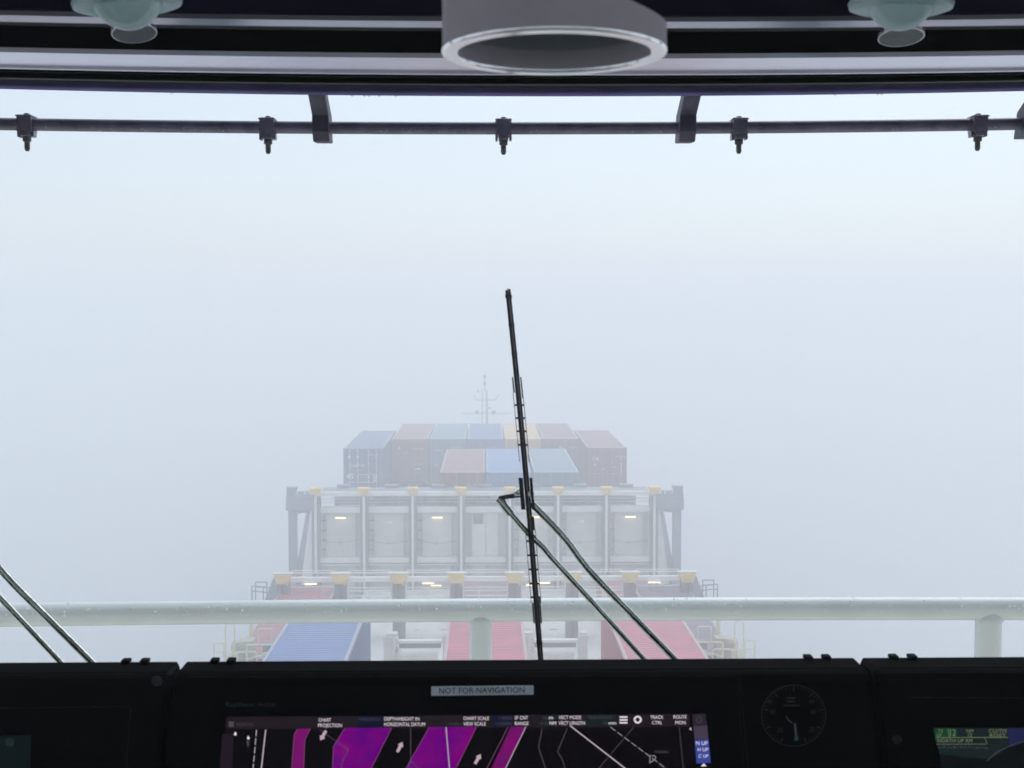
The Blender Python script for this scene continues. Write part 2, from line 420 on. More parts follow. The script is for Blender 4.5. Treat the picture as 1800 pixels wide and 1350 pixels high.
labs = ('slate container low at the far left behind the wall top', 'navy container second from left in the lower far tier', 'rusty container third from left in the lower far tier',
        'navy container in the middle of the lower far tier', 'slate container right of middle in the lower far tier', 'slate container second from right in the lower far tier', 'purplish container low at the far right behind the wall top')
for i in range(7):
    container((i - 3) * 2.72, 79.2 if i in (0, 6) else 85.3, -11.4, cols[i], labs[i], H=2.9, texts=(('bar', -.9, .9, 2.3, 2.36),) + ((('45', .2, .75, 2.0, 2.4),) if i == 2 else ()))
# ------------------------------------------------------------------ cell guide frames
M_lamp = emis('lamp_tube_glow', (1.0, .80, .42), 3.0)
GX = [-8.9, -6.37, -3.82, -1.275, 1.275, 3.82, 6.37, 8.9]
def flare(x, y, z, wt, wb, hgt, d=.5):
    return MB().frustum((x, y, z), wb, d * .8, (x, y, z + hgt), wt, d)
# near lashing bridge
DA = 56.0
A = thing('lashing_bridge', (0, DA, Z(-14.4)), 'nearer steel lashing bridge with rusty columns and yellow flared tops', 'lashing bridge')
for i, x in enumerate(GX):
    e_ = abs(x) > 8; sx_ = (-1 if x < 0 else 1)
    p = MB().box(x - .27, x - .07, DA - .25, DA + .25, Z(-14.41), Z(-11.55)).box(x + .07, x + .27, DA - .25, DA + .25, Z(-14.41), Z(-11.55)).box(x - .069, x + .069, DA - .08, DA + .25, Z(-14.41), Z(-11.6))
    p.build('column', M_post, A)
    g = flare(x, DA - .15, Z(-11.88), .78, .50, .42, .4)
    g.box(x - .24, x - .18, DA - .4, DA - .34, Z(-11.86), Z(-11.7)).box(x + .18, x + .24, DA - .4, DA - .34, Z(-11.95), Z(-11.7))
    g = g.build('flared_guide', M_yel, A, bevel=.03)
    c = flare(x, DA - .15, Z(-11.457), .86, .80, .06, .42).build('cap', M_pale, g)
for i in range(7):
    x0, x1 = GX[i] + .30, GX[i + 1] - .30
    MB().box(x0, x1, DA - .12, DA + .12, Z(-11.82), Z(-11.62)).build('cross_beam', M_white, A, bevel=.015)
    r_ = MB().tube([(x0, DA + .3, Z(-11.50)), (x1, DA + .3, Z(-11.50))], .03, 8).tube([(x0, DA + .32, Z(-11.4)), (x1, DA + .32, Z(-11.4))], .02, 6)
    if 0 < i < 6:
        for z in (-12.1, -12.24, -12.46, -12.62): r_.tube([(x0, DA - .05, Z(z)), (x1, DA - .05, Z(z))], .028, 6)
        for x in (x0, x1): r_.box(x - .035, x + .035, DA - .09, DA - .02, Z(-13.2), Z(-11.83))
        xm = x0 + (x1 - x0) * (.35 + .1 * (i % 3))
        r_.box(xm - .03, xm + .03, DA - .02, DA + .04, Z(-13.2), Z(-12.3))
        r_.lathe([(.05, -.03), (.08, -.03), (.08, .03), (.05, .03), (.05, -.03)], (x0 + .1, DA - .1, Z(-11.5)), 12, axis='y')
    r_.build('guard_rail', M_white, A)
MB().box(-8.6, 8.6, DA + .3, DA + 1.1, Z(-13.3), Z(-13.22)).build('walkway', M_pale, A)
for x in (-7.68, -2.52, 2.58, 7.45):
    hx = .26
    l = MB().tube([(x - hx, DA - .2, Z(-11.88)), (x + hx, DA - .2, Z(-11.88))], .032, 8).build('lamp_tube', M_lamp, A)
    MB().box(x - hx - .04, x + hx + .04, DA - .26, DA - .125, Z(-11.84), Z(-11.79)).build('lamp_housing', M_white, l)
for s in (-1, 1):                     # sloping outer plates and side rails
    MB().prism([(s * 9.15, Z(-11.6)), (s * 9.3, Z(-11.6)), (s * 9.95, Z(-13.3)), (s * 9.95, Z(-15.25)), (s * 9.2, Z(-15.25))], lambda p, q, t: (p, t, q), DA - .3, DA + .3).build('side_plate', M_grey, A)
    r_ = MB()
    for k, xx in enumerate((9.3, 9.75, 10.25)):
        r_.tube([(s * xx, DA - .2, Z(-13.3)), (s * xx, DA - .2, Z(-11.98 + .0 * k))], .03, 6)
        r_.tube([(s * xx, DA + .7, Z(-13.3)), (s * xx, DA + .7, Z(-11.98))], .03, 6)
    for z in (-11.98, -12.2): 
        r_.tube([(s * 9.25, DA - .2, Z(z - .1)), (s * 10.0, DA - .2, Z(z)), (s * 10.25, DA - .2, Z(z))], .028, 6)
        r_.tube([(s * 9.75, DA + .7, Z(z)), (s * 10.25, DA + .7, Z(z))], .028, 6)
    r_.build('side_rail', M_grey, A)
    MB().box(min(s * 9.2, s * 10.3), max(s * 9.2, s * 10.3), DA - .3, DA + .9, Z(-13.38), Z(-13.302)).build('side_platform', M_grey, A)
# tall cell guide wall
DB = 67.0
B = thing('cell_guide_wall', (0, DB, Z(-15.3)), 'tall pale cell guide wall with seven bays, lamps and outer portal legs', 'cell guide wall')
for i, x in enumerate(GX):
    MB().box(x - .2, x - .065, DB - .2, DB + .5, Z(-15.28), Z(-9.6)).box(x + .065, x + .2, DB - .2, DB + .5, Z(-15.28), Z(-9.6)).build('channel', M_chan, B)
    MB().box(x - .064, x + .064, DB - .28, DB + .3, Z(-15.28) if i % 3 else Z(-13.6), Z(-9.58)).build('mullion', M_white, B)
    g = flare(x, DB - .15, Z(-9.5), .64, .40, .36, .6).build('flared_guide', M_yel, B, bevel=.03)
MB().box(-8.9, 8.9, DB - .15, DB + .1, Z(-9.60), Z(-9.38)).build('top_beam', M_white, B, bevel=.02)
w_ = MB().box(-8.7, 8.7, DB + .101, DB + 2.0, Z(-9.5), Z(-9.43))
w_.build('walkway', M_grey, B)
r_ = MB()
for z in (-9.85, -10.02): r_.tube([(-8.9, DB + .6, Z(z)), (8.9, DB + .6, Z(z))], .022, 6)
r_.build('guard_rail', M_white, B)
for k in range(-3, 4):
    flare(k * 2.55, DB + 2.0, Z(-9.62), .74, .42, .34, .6).build('rear_guide', M_grey, B)
for i in range(7):
    x0, x1 = GX[i] + .201, GX[i + 1] - .201
    MB().box(x0, x1, DB + .1, DB + .5, Z(-10.52), Z(-10.2)).build('upper_beam', M_white, B, bevel=.02)
    MB().box(x0, x1, DB - .02, DB + .5, Z(-13.16), Z(-12.9)).box(x0, x1, DB + .02, DB + .4, Z(-13.3), Z(-13.24)).build('lower_beam', M_white, B, bevel=.01)
    wall = MB().box(x0, x1, DB + .6, DB + .7, Z(-15.28), Z(-10.521)).build('wall_panel', M_pale, B)
    e = MB(); mid = i == 3
    if not mid:
        a, b = (x0 + .28, x1 - .30)
        e.box(a, b, DB + .42, DB + .6, Z(-12.89), Z(-10.53)).box(a, b, DB + .45, DB + .6, Z(-15.2), Z(-13.31))
        if i % 2: e.box(a, a + .3, DB + .40, DB + .42, Z(-11.7), Z(-11.66)); e.box(b - .45, b, DB + .40, DB + .42, Z(-11.72), Z(-11.68))
        else: e.box(b - .5, b, DB + .38, DB + .42, Z(-11.72), Z(-11.68))
    else:
        e.box(x0 + .35, x0 + 1.05, DB + .3, DB + .6, Z(-15.2), Z(-13.31)); e.box(x0 + .35, x0 + 1.05, DB + .3, DB + .6, Z(-12.89), Z(-10.53))
        e.box(x0 + 1.06, x0 + 1.75, DB + .46, DB + .6, Z(-12.89), Z(-10.53))
    rp = e.build('raised_panel', M_white if mid else M_pale, B, bevel=.015)
    e = MB()
    if mid: e.box(x0 + .42, x0 + .96, DB + .27, DB + .299, Z(-11.15), Z(-10.6))
    else:
        for k in range(4): e.box(x0 + .02, x0 + .26, DB + .35, DB + .42, Z(-11.0 - .52 * k), Z(-10.93 - .52 * k))
        e.box(x0 + 1.0, x0 + 1.03, DB + .38, DB + .419, Z(-12.3), Z(-12.05))
        cab = [(x0 + .05 + (x1 - x0 - .1) * q / 8, DB + .33, Z(-12.05 - .14 * math.sin(math.pi * q / 8) + (.1 * q / 8 if i == 0 else 0))) for q in range(9)]
        e.tube(cab, .012, 5)
    e.build('vent' if mid else 'fitting', M_chan, B)
    if i % 2 == 0:
        xc = (x0 + x1) / 2
        if i == 4 or i == 6: xc += .05
        l = MB().tube([(xc - .27, DB + .2, Z(-10.80)), (xc + .27, DB + .2, Z(-10.80))], .038, 8).build('lamp_tube', M_lamp, B)
        MB().box(xc - .31, xc + .31, DB + .12, DB + .41, Z(-10.75), Z(-10.70)).build('lamp_housing', M_white, l)
    if i in (2, 4):  # low glowing bars built like lamps, standing in for lamplight reflected off the deck
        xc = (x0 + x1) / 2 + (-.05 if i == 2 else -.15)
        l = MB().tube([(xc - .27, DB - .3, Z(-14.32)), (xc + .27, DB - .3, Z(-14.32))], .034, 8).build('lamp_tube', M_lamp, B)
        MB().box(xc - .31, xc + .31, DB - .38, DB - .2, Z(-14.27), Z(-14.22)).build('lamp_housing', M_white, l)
    if i in (1, 5):
        MB().box((x0 + x1) / 2 - .1, (x0 + x1) / 2 + .15, DB + .38, DB + .419, Z(-11.15), Z(-11.0)).build('notice', M_let, rp)
for s in (-1, 1):
    X = lambda a, b: (min(s * a, s * b), max(s * a, s * b))
    a, b = X(8.98, 10.43)
    MB().box(a, b, DB - .4, DB + 1.2, Z(-10.33), Z(-9.72)).build('head_box', M_grey, B, bevel=.03)
    e = MB().box(a + .02, b - .02, DB - .36, DB + 1.2, Z(-9.718), Z(-9.5))
    a2, b2 = X(10.42, 9.95)
    e.frustum((s * 10.2, DB, Z(-9.5)), .36, .5, (s * 10.12, DB, Z(-9.12)), .56, .5)
    for xx in (9.6, 9.75, 9.35): e.box(s * xx - .05, s * xx + .05, DB - .2, DB, Z(-9.5), Z(-9.36))
    for xx in (9.2, 9.9): e.lathe([(.0, 0), (.05, 0), (.05, .03), (0, .03)], (s * xx, DB - .43, Z(-10.27)), 8, axis='y')
    e.build('top_lip', M_grey, B)
    MB().prism([(s * 10.33, Z(-15.28)), (s * 10.33, Z(-10.331)), (s * 9.40, Z(-10.331)), (s * 9.42, Z(-10.46)), (s * 9.8, Z(-10.5)), (s * 9.9, Z(-10.62)), (s * 9.92, Z(-15.28))],
               lambda p, q, t: (p, t, q), DB - .2, DB + .2).build('leg', M_grey, B)
    MB().prism([(s * 9.42, Z(-10.331)), (s * 9.02, Z(-10.331)), (s * 9.62, Z(-14.6)), (s * 10.2, Z(-14.6))], lambda p, q, t: (p, t, q), DB + .21, DB + .6).build('diagonal_brace', mat('bluegrey_steel', (.36, .41, .46), .4), B)
    MB().prism([(s * 9.105, Z(-9.6)), (s * 9.17, Z(-9.6)), (s * 9.2, Z(-10.4)), (s * 9.72, Z(-14.3)), (s * 9.105, Z(-14.3))], lambda p, q, t: (p, t, q), DB - .1, DB + .12).build('gusset_plate', M_white if s < 0 else M_pale, B)
# ------------------------------------------------------------------ cross beams on the hatch
def crossbeam(x0, x1, label):
    D = 49.6
    o = thing('hinge_beam', ((x0 + x1) / 2, D, Z(-14.4)), label, 'hatch gear', 'pale cross beams on the hatch')
    for a, b in ((x0 + .05, x0 + .6), (x1 - .42, x1 - .06)):
        MB().box(a, b, D - .3, D + .25, Z(-14.4), Z(-12.75)).box(a - .04, b + .04, D - .34, D - .29, Z(-12.75), Z(-12.55)).box(a + .08, b - .02, D - .2, D + .2, Z(-12.749), Z(-12.5)).build('bracket', M_pale, o, bevel=.02)
    MB().box(x0 + .61, x1 - .43, D - .1, D + .16, Z(-12.92), Z(-12.8)).build('beam', M_white, o, bevel=.02)
    MB().box(x0 + .63, x1 - .5, D - .02, D + .12, Z(-13.12), Z(-12.921)).build('web', M_chan, o)
    MB().tube([(x0 + .61, D - .25, Z(-13.26)), (x1 - .6, D - .25, Z(-13.26))], .15, 16).build('round_beam', M_white, o, smooth=40)
    MB().box(x0 + .62, x1 - .6, D - .4, D - .2, Z(-13.56), Z(-13.44)).build('beam', M_white, o)
    e = MB()
    for k, (dx, dz) in enumerate(((.52, -12.7), (.56, -12.98), (.5, -13.15), (.62, -13.12))):
        e.lathe([(.05, -.04), (.10, -.04), (.10, .04), (.05, .04), (.05, -.04)], (x0 + dx, D - .38, Z(dz)), 12, axis='y')
    e.tube([(x0 + .42, D - .36, Z(-13.0)), (x0 + .5, D - .36, Z(-12.72))], .03, 6)
    e.build('shackle', M_white, o)
    return o
crossbeam(-4.02, -1.25, 'pale cross beam between the blue container and the middle red one')
crossbeam(1.25, 4.05, 'pale cross beam between the middle red container and the right red one')
# ------------------------------------------------------------------ tubular platforms at the ship side
def arch(mb, x0, x1, y, z0, z1, r=.045, rad=None):
    rad = rad or abs(x1 - x0) / 2; s = 1 if x1 > x0 else -1
    pts = [(x0, y, z0), (x0, y, z1 - rad)]
    for k in range(1, 8):
        a = math.pi / 2 * k / 8; pts.append((x0 + s * rad * (1 - math.cos(a)), y, z1 - rad + rad * math.sin(a)))
    pts.append((x0 + s * rad, y, z1)); pts.append((x1 - s * rad, y, z1))
    for k in range(1, 8):
        a = math.pi / 2 * k / 8; pts.append((x1 - s * rad + s * rad * math.sin(a), y, z1 - rad + rad * math.cos(a)))
    pts += [(x1, y, z1 - rad), (x1, y, z0)]
    mb.tube(pts, r, 7)
def platform(s, label):
    D = 44.6
    o = thing('access_platform', (s * 9, D, Z(-14.0)), label, 'platform', 'cream tubular platforms at the ship sides')
    def hoop(*args, **k):
        m_ = MB(); arch(m_, *args, **k); m_.build('hoop_rail', M_crm, o, smooth=60)
    hoop(s * 9.2, s * 8.88, D + .3, Z(-13.6), Z(-10.95), r=.028, rad=.15)
    hoop(s * 8.5, s * 8.56, D + 1.6, Z(-13.6), Z(-10.95), r=.05, rad=.03)
    hoop(s * 9.05, s * 8.72, D, Z(-13.6), Z(-11.95), r=.035, rad=.15)
    hoop(s * 8.70, s * 8.0, D - .2, Z(-13.6), Z(-11.85), r=.035, rad=.12)
    hoop(s * 8.32, s * 7.1, D - .4, Z(-13.6), Z(-11.55), r=.035, rad=.05)
    hoop(s * 7.75, s * 7.05, D - .4, Z(-13.6), Z(-11.84), r=.03, rad=.05)
    hoop(s * 7.9, s * 7.42, D - .45, Z(-11.56), Z(-10.98), r=.03, rad=.08)
    hoop(s * 9.65, s * 9.3, D + .5, Z(-13.6), Z(-11.72), r=.025, rad=.04)
    e = MB()
    e.tube([(s * 8.3, D - .45, Z(-12.05)), (s * 7.9, D - .45, Z(-11.92)), (s * 7.5, D - .45, Z(-11.88))], .025, 6)
    for z in (-11.86, -12.3, -12.42): e.tube([(s * 9.6, D - .1, Z(z)), (s * 8.4, D - .1, Z(z - .02))], .022, 6)
    e.tube([(s * 8.95, D - .2, Z(-12.3)), (s * 8.8, D - .2, Z(-11.6))], .035, 6)
    e.build('mid_rail', M_crm, o)
    MB().lathe([(0, 0), (.26, 0), (.26, 1.0), (.20, 1.12), (0, 1.16)], (s * 8.8, D + .6, Z(-12.8)), 20).box(s * 8.55 - .28, s * 8.55 + .28, D + .5, D + 1.1, Z(-12.9), Z(-11.66)).build('vent_box', mat('cream_drum', (.45, .44, .32), .5), o)
    MB().box(s * 7.6 - .22, s * 7.6 + .22, D - .1, D + .3, Z(-12.15), Z(-11.62)).build('locker', M_chan, o)
    MB().box(min(s * 7.0, s * 9.8), max(s * 7.0, s * 9.8), D - .6, D + 1.9, Z(-13.7), Z(-13.6)).build('deck_plate', M_pale, o)
    e = MB()
    for xx in (7.2, 8.4, 9.6): e.box(s * xx - .06, s * xx + .06, D, D + .12, Z(-15.3), Z(-13.701))
    e.build('support', M_pale, o)
platform(-1, 'cream tube rail platform low at the left, beside the blue container')
platform(1, 'cream tube rail platform low at the right, outside the red container')
# ------------------------------------------------------------------ foremast
m_ = thing('foremast', (.1, 119, Z(-12.5)), 'faint foremast with lamps and crossarms in the fog above the containers', 'mast')
m_.location.z = Z(-15.3)
pl = MB().tube([(.22, 119, Z(-15.3)), (.12, 119, Z(-7.2))], [.14, .08], 8)
for k in range(8): pl.tube([(-.35, 119, Z(-11.5 + .55 * k)), (.15, 119, Z(-11.3 + .55 * k))], .02, 5)
pl.tube([(-.4, 119, Z(-15.3)), (-.28, 119, Z(-7.2))], .05, 6)
pl.build('pole', M_grey, m_)
MB().tube([(-2.2, 119, Z(-9.35)), (2.4, 119, Z(-9.35))], .04, 6).tube([(-1.15, 119, Z(-7.6)), (-.75, 119, Z(-8.1)), (.9, 119, Z(-8.1)), (1.3, 119, Z(-7.6))], .05, 6).tube([(-2.9, 119, Z(-15)), (-2.9, 119, Z(-9.6))], .02, 5).build('crossarm', M_grey, m_)
for x, z, a, b in ((-.78, -9.25, .18, .16), (.78, -9.25, .18, .16), (-.05, -5.95, .13, .13), (-.05, -6.55, .13, .15), (-.65, -7.3, .06, .12), (.42, -8.85, .12, .06)):
    MB().box(x - a, x + a, 118.8, 119.1, Z(z - b), Z(z + b)).build('mast_lamp', M_dark, m_)
MB().tube([(-.05, 119, Z(-7.3)), (-.05, 119, Z(-5.7))], .05, 6).build('top_pole', M_grey, m_)
# ------------------------------------------------------------------ bridge building (around the camera)
M_blk = mat('black_trim', (.0016, .0026, .0032), .7, var=.3, scale=20, spec=.04)
M_navy = mat('dark_ceiling', (.008, .009, .028), .8, var=.3, scale=4, spec=.1)
M_alu = mat('brushed_aluminium', (.74, .71, .80), .24, metal=.85, var=.06, scale=8)
M_alud = mat('dull_aluminium', (.16, .16, .18), .4, metal=.6, var=.1, scale=8)
M_wall = mat('cabin_wall', (.8, .8, .78), .6, var=.05)
def struct(name, mb, m, **k): return tag(mb.build(name, m, **k), kind='structure')
sagp = lambda x: .0075 * (x / .72) ** 2 if abs(x) < 1.3 else .0075 * (1.3 / .72) ** 2
XS = [-4 + i * .1 for i in range(81)]
zy = lambda y, D: W(900, y, D).z          # height of a picture row at distance D
struct('bridge_floor', MB().box(-8, 8, -5, 1.78, Z(-1.8), Z(-1.65)), mat('floor_covering', (.35, .36, .36), .5))
struct('bridge_ceiling', MB().box(-8, 8, -5, 1.52, Z(.46), Z(.6)), mat('ceiling_panel', (.78, .78, .76), .6))
bw = MB()
for s in (-1, 1):
    a, b = min(s * 4.0, s * 4.1), max(s * 4.0, s * 4.1)
    bw.box(a, b, -5, 1.7, Z(-1.65), Z(-.95)); bw.box(a, b, -5, 1.7, Z(.42), Z(.459))
    for y in (-5, -2.5, -.2): bw.box(a, b, y, y + .1, Z(-.95), Z(.42))
struct('side_wall', bw, M_wall)
bw = MB().box(-4, 4, -5.1, -5, Z(-1.65), Z(-.9)).box(-4, 4, -5.1, -5, Z(.41), Z(.46))
for x in (-4, -2.0, 0, 2.0, 3.85): bw.box(x, x + .12, -5.1, -5, Z(-.9), Z(.41))
struct('rear_wall', bw, M_wall)
struct('superstructure_front', MB().box(-8, 8, -5.2, 1.9, Z(-15.3), Z(-1.801)), M_white)
struct('front_bounce_plate', MB().box(-8, 8, 1.9005, 1.915, Z(-1.8), Z(-.64)), M_white)  # unseen white plate added to throw light onto the handrail
struct('front_walkway', MB().box(-10, 10, 1.901, 3.6, Z(-2.0), Z(-1.9)), M_pale)
# front window with its head trims
win = thing('bridge_window', (0, 1.8, Z(-.62)), 'wide front window of the bridge with black head and bright trims', 'window')
z2 = zy(128, 1.70); z1 = zy(48, 1.61)
def sw(poly, name, m, par=win, **k):
    return MB().sweepx(poly, XS, sagp).build(name, m, par, **k)
sw([(1.785, zy(154, 1.83)), (1.785, z2 + .03), (1.83, z2 + .03), (1.83, zy(154, 1.83))], 'head_frame', M_blk)
sw([(1.742, zy(141, 1.742)), (1.742, z2 + .029), (1.784, z2 + .029), (1.784, zy(147, 1.784)), (1.765, zy(147, 1.765)), (1.765, zy(141, 1.765))], 'gasket', M_blk)
sw([(1.782, zy(148.6, 1.78)), (1.782, zy(147.6, 1.78)), (1.7848, zy(147.6, 1.78)), (1.7848, zy(148.6, 1.78))], 'gasket_bead', M_alud)
sw([(1.7405, zy(137.0, 1.74)), (1.7405, zy(136.0, 1.74)), (1.7419, zy(136.0, 1.74)), (1.7419, zy(137.0, 1.74))], 'gasket_bead', M_alud)
sw([(1.605, z2), (1.605, z2 + .006), (1.70, z2 + .006), (1.70, z2 - .003), (1.694, z2 - .003), (1.694, z2)], 'lower_trim', M_alu)
sw([(1.61, z2 + .007), (1.61, z1), (1.74, z1), (1.74, z2 + .007)], 'head_panel', M_blk)
def tilted(ya, yb, D):      # bright strip whose face leans slightly towards the floor
    za, zb = zy(ya, D), zy(yb, D); k = (za - zb) * math.tan(R(8))
    return [(D, za), (D + k, zb), (D + k + .02, zb), (D + .02, za)]
sw(tilted(37.5, 49, 1.56), 'upper_trim', M_alu)
sw(tilted(28, 37, 1.557), 'upper_trim', M_alud)
sw([(1.60, zy(28.5, 1.6)), (1.60, z1 - .0005), (1.609, z1 - .0005), (1.609, zy(28.5, 1.6))], 'back_strip', M_blk)
sw([(1.546, zy(27, 1.55)), (1.546, Z(.455)), (1.78, Z(.455)), (1.78, zy(27, 1.55))], 'valance', M_navy)
MB().box(-4, 4, 1.79, 1.9, Z(-1.8), Z(-.62)).build('lower_panel', M_blk, win)
for x in (-3.6, -1.22, 1.22, 3.6): MB().box(x - .05, x + .05, 1.787, 1.859, Z(-.619), zy(158, 1.8)).build('mullion', M_blk, win)
MB().box(-4, 4, 1.815, 1.827, Z(-.618), zy(128, 1.8)).build('pane', glassmat('window_glass', (.985, .99, .99), .12), win)
# roof edge outside
M_vis = mat('visor_underside', (.14, .12, .30), .75, var=.35, scale=5, spec=.2)
DV = 2.48
vs = thing('roof_visor', (0, DV, zy(160, DV)), 'dark violet edge of the roof overhang above the window', 'roof edge')
zv = zy(170, DV + .012)
MB().sweepx([(DV - .02, zv), (DV - .02, zv + .06), (DV + .012, zv + .06), (DV + .012, zv)], XS, lambda x: .010 * (min(abs(x), 1.6) / .9) ** 2).build('edge_plate', M_vis, vs, bevel=.004)
MB().sweepx([(1.865, zv + .045), (1.865, zv + .055), (DV - .021, zv + .055), (DV - .021, zv + .045)], XS, lambda x: .010 * (min(abs(x), 1.6) / .9) ** 2).build('soffit', M_navy, vs)
MB().box(-8, 8, 1.87, 2.6, Z(.52), Z(.64)).build('roof', M_navy, vs)
# ------------------------------------------------------------------ washing pipe with nozzles and brackets
M_pipe = mat('dark_pipe', (.20, .19, .26), .42, var=.3, scale=30, metal=.2, bump=.15, coat=.25)
M_brk = mat('dark_bracket', (.075, .07, .11), .5, var=.4, scale=25, bump=.2)
M_brass = mat('weathered_nozzle', (.12, .13, .12), .45, metal=.5, var=.4, scale=60)
DP = 2.6
pp = thing('washing_pipe', (0, DP, W(900, 224, DP).z), 'dark horizontal washing pipe hanging outside across the window top', 'pipe')
PY = lambda px: 225.5 - 7.5 * ((px - 900) / 900) ** 2 * (1 if px < 900 else 1.05)
MB().tube([W(px, PY(px), DP) for px in range(-900, 2701, 60)], .0125, 16).build('pipe', M_pipe, pp, smooth=60)
for px in (567, 1205, 1808, -52):
    c = W(px, PY(px), DP); ss = -1 if px < 900 else 1
    b_ = MB()
    hw = .0165
    xt = c.x - ss * -.0  # bracket: curved strap from the visor down round the pipe
    pts = [(0, 2.29, zv + .005), (0, 2.36, c.z + .055), (0, 2.47, c.z + .02), (0, DP - .018, c.z + .012), (0, DP - .02, c.z - .02), (0, DP - .01, c.z - .03), (0, DP + .03, c.z - .03)]
    b_ = MB()
    for i_ in range(len(pts) - 1):
        (_, ya, za), (_, yb, zb) = pts[i_], pts[i_ + 1]
        b_.quad((c.x - hw, ya, za), (c.x + hw, ya, za), (c.x + hw, yb, zb), (c.x - hw, yb, zb))
    b_ = MB().prism([(DV + .0, zv + .03), (DV + .05, zv + .03), (DV + .09, c.z + .05), (DP + .02, c.z + .026), (DP + .035, c.z - .027), (DP - .02, c.z - .031), (DP - .036, c.z - .012), (DP - .036, c.z + .02), (DV + .02, c.z + .055)],
                    lambda p, q, t: (t, p, q), c.x - hw, c.x + hw)
    b_.build('bracket', M_brk, pp, bevel=.002)
for px in (47, 471, 885, 1299, 1719):
    c = W(px, PY(px), DP)
    def B2(x0, x1, z0, z1, y0=-.018, y1=.018): return (c.x + x0, c.x + x1, c.y + y0, c.y + y1, c.z + z0, c.z + z1)
    nz_ = MB().box(*B2(-.0145, .0145, -.0165, .0175)).box(*B2(-.0165, .0165, .0135, .0165, -.02, .02)).box(*B2(-.010, .010, -.024, -.0166)).box(*B2(-.0165, -.0115, -.026, -.012, -.01, .01)).box(*B2(.0115, .0165, -.025, -.012, -.01, .01)).build('nozzle_clamp', M_pipe, pp, bevel=.0015)
    MB().lathe([(0, 0), (.005, 0), (.0055, .004), (0, .0055)], (c.x, c.y, c.z + .0175), 12).build('bolt', M_brass, nz_)
    MB().lathe([(0, .0), (.0085, 0), (.0085, -.009), (.0055, -.0105), (.0055, -.024), (.0035, -.0285), (0, -.029)], (c.x, c.y, c.z - .0242), 12).build('nozzle_tip', M_brass, nz_, smooth=40)
pd = MB()
for k in range(150):
    px = random.choice((random.uniform(0, 1800), random.gauss(230, 130), random.gauss(790, 60))); c = W(px, PY(px), DP); a = random.gauss(R(238), R(24)); rad = random.choice((.0006, .0008, .0011))
    pd.lathe([(0, -rad), (rad * .8, -rad * .6), (rad, 0), (rad * .8, rad * .6), (0, rad)], c + Vector((0, math.cos(a) * .0125, math.sin(a) * .0125)), 6)
for px in (618, 640, 648, 666, 695, 1545, 1552, 1470, 300):
    c = W(px, 169.5, DV); c = Vector((c.x, DV + .008, zv + .010 * (abs(c.x) / .9) ** 2 + .0003)); pd.lathe([(.0035, .002), (.003, -.0005), (.0012, -.0022), (0, -.0028)], c, 8)
o = pd.build('water_drops', mat('water_drop', (.95, .97, .97), .06, var=.02, spec=1.0, coat=1), pp, smooth=60); o['kind'] = 'stuff'
# ------------------------------------------------------------------ handrail outside
M_rail = mat('rail_paint', (.78, .845, .835), .25, var=.05, scale=6, bump=.07, bscale=90, coat=.5)
DR = 3.2
hr = thing('handrail', (0, DR, Z(-1.9)), 'thick white painted handrail with wet drops outside the window', 'handrail')
def RY(px): return 1081.5 - .0147 * px + .0000046 * px * px
rr_ = .0292
MB().tube([W(px, RY(px), DR) for px in range(-1200, 3001, 100)], rr_, 28).build('top_rail', M_rail, hr, smooth=60)
for px, pw in ((-48, 40), (845, 40), (1738, 46)):
    c = W(px, RY(px), DR); r_ = pw / 2 / F * DR
    p = MB().lathe([(r_ * .8, -.004), (r_ * .98, -.016), (r_ * 1.14, -.0285), (r_ * 1.0, -.036), (r_, -.3), (r_, Z(-1.9) - c.z)], c, 28)
    p.build('post', M_rail, hr, smooth=60)
dr_ = MB()
for k in range(430):
    px = random.uniform(-50, 1850); c = W(px, RY(px), DR)
    a = random.gauss(R(155), R(16)) if random.random() < .8 else random.uniform(R(95), R(200))
    rad = random.choice((.0008, .0012, .0016, .0018, .0026)) * random.uniform(.8, 1.3)
    nrm = Vector((0, math.cos(a), math.sin(a)))
    p0 = c + nrm * (rr_ - .0002)
    tt = Vector((1, 0, 0)); uu = nrm.cross(tt); n0 = len(dr_.v)
    for ring, (q, hh) in enumerate(((1, 0), (.75, .6), (.3, .9))):
        for j in range(8): dr_.v.append(p0 + (tt * math.cos(j * math.pi / 4) + uu * math.sin(j * math.pi / 4) * random.uniform(1, 1.1)) * rad * q + nrm * rad * hh)
    for ring in range(2):
        for j in range(8): dr_.f.append((n0 + ring * 8 + j, n0 + ring * 8 + (j + 1) % 8, n0 + ring * 8 + 8 + (j + 1) % 8, n0 + ring * 8 + 8 + j))
    dr_.f.append(tuple(n0 + 16 + j for j in range(8)))
# drops hanging below the rail
for px in (462, 492, 735, 60, 1180, 1420):
    c = W(px, RY(px), DR) + Vector((0, 0, -rr_)); dr_.lathe([(.004, .001), (.003, -.001), (.0012, -.0025), (0, -.003)], c, 8)
o = dr_.build('water_drops', mat('water_drop', (.95, .97, .97), .06, var=.02, spec=1.0, coat=1), hr, smooth=60); o['kind'] = 'stuff'
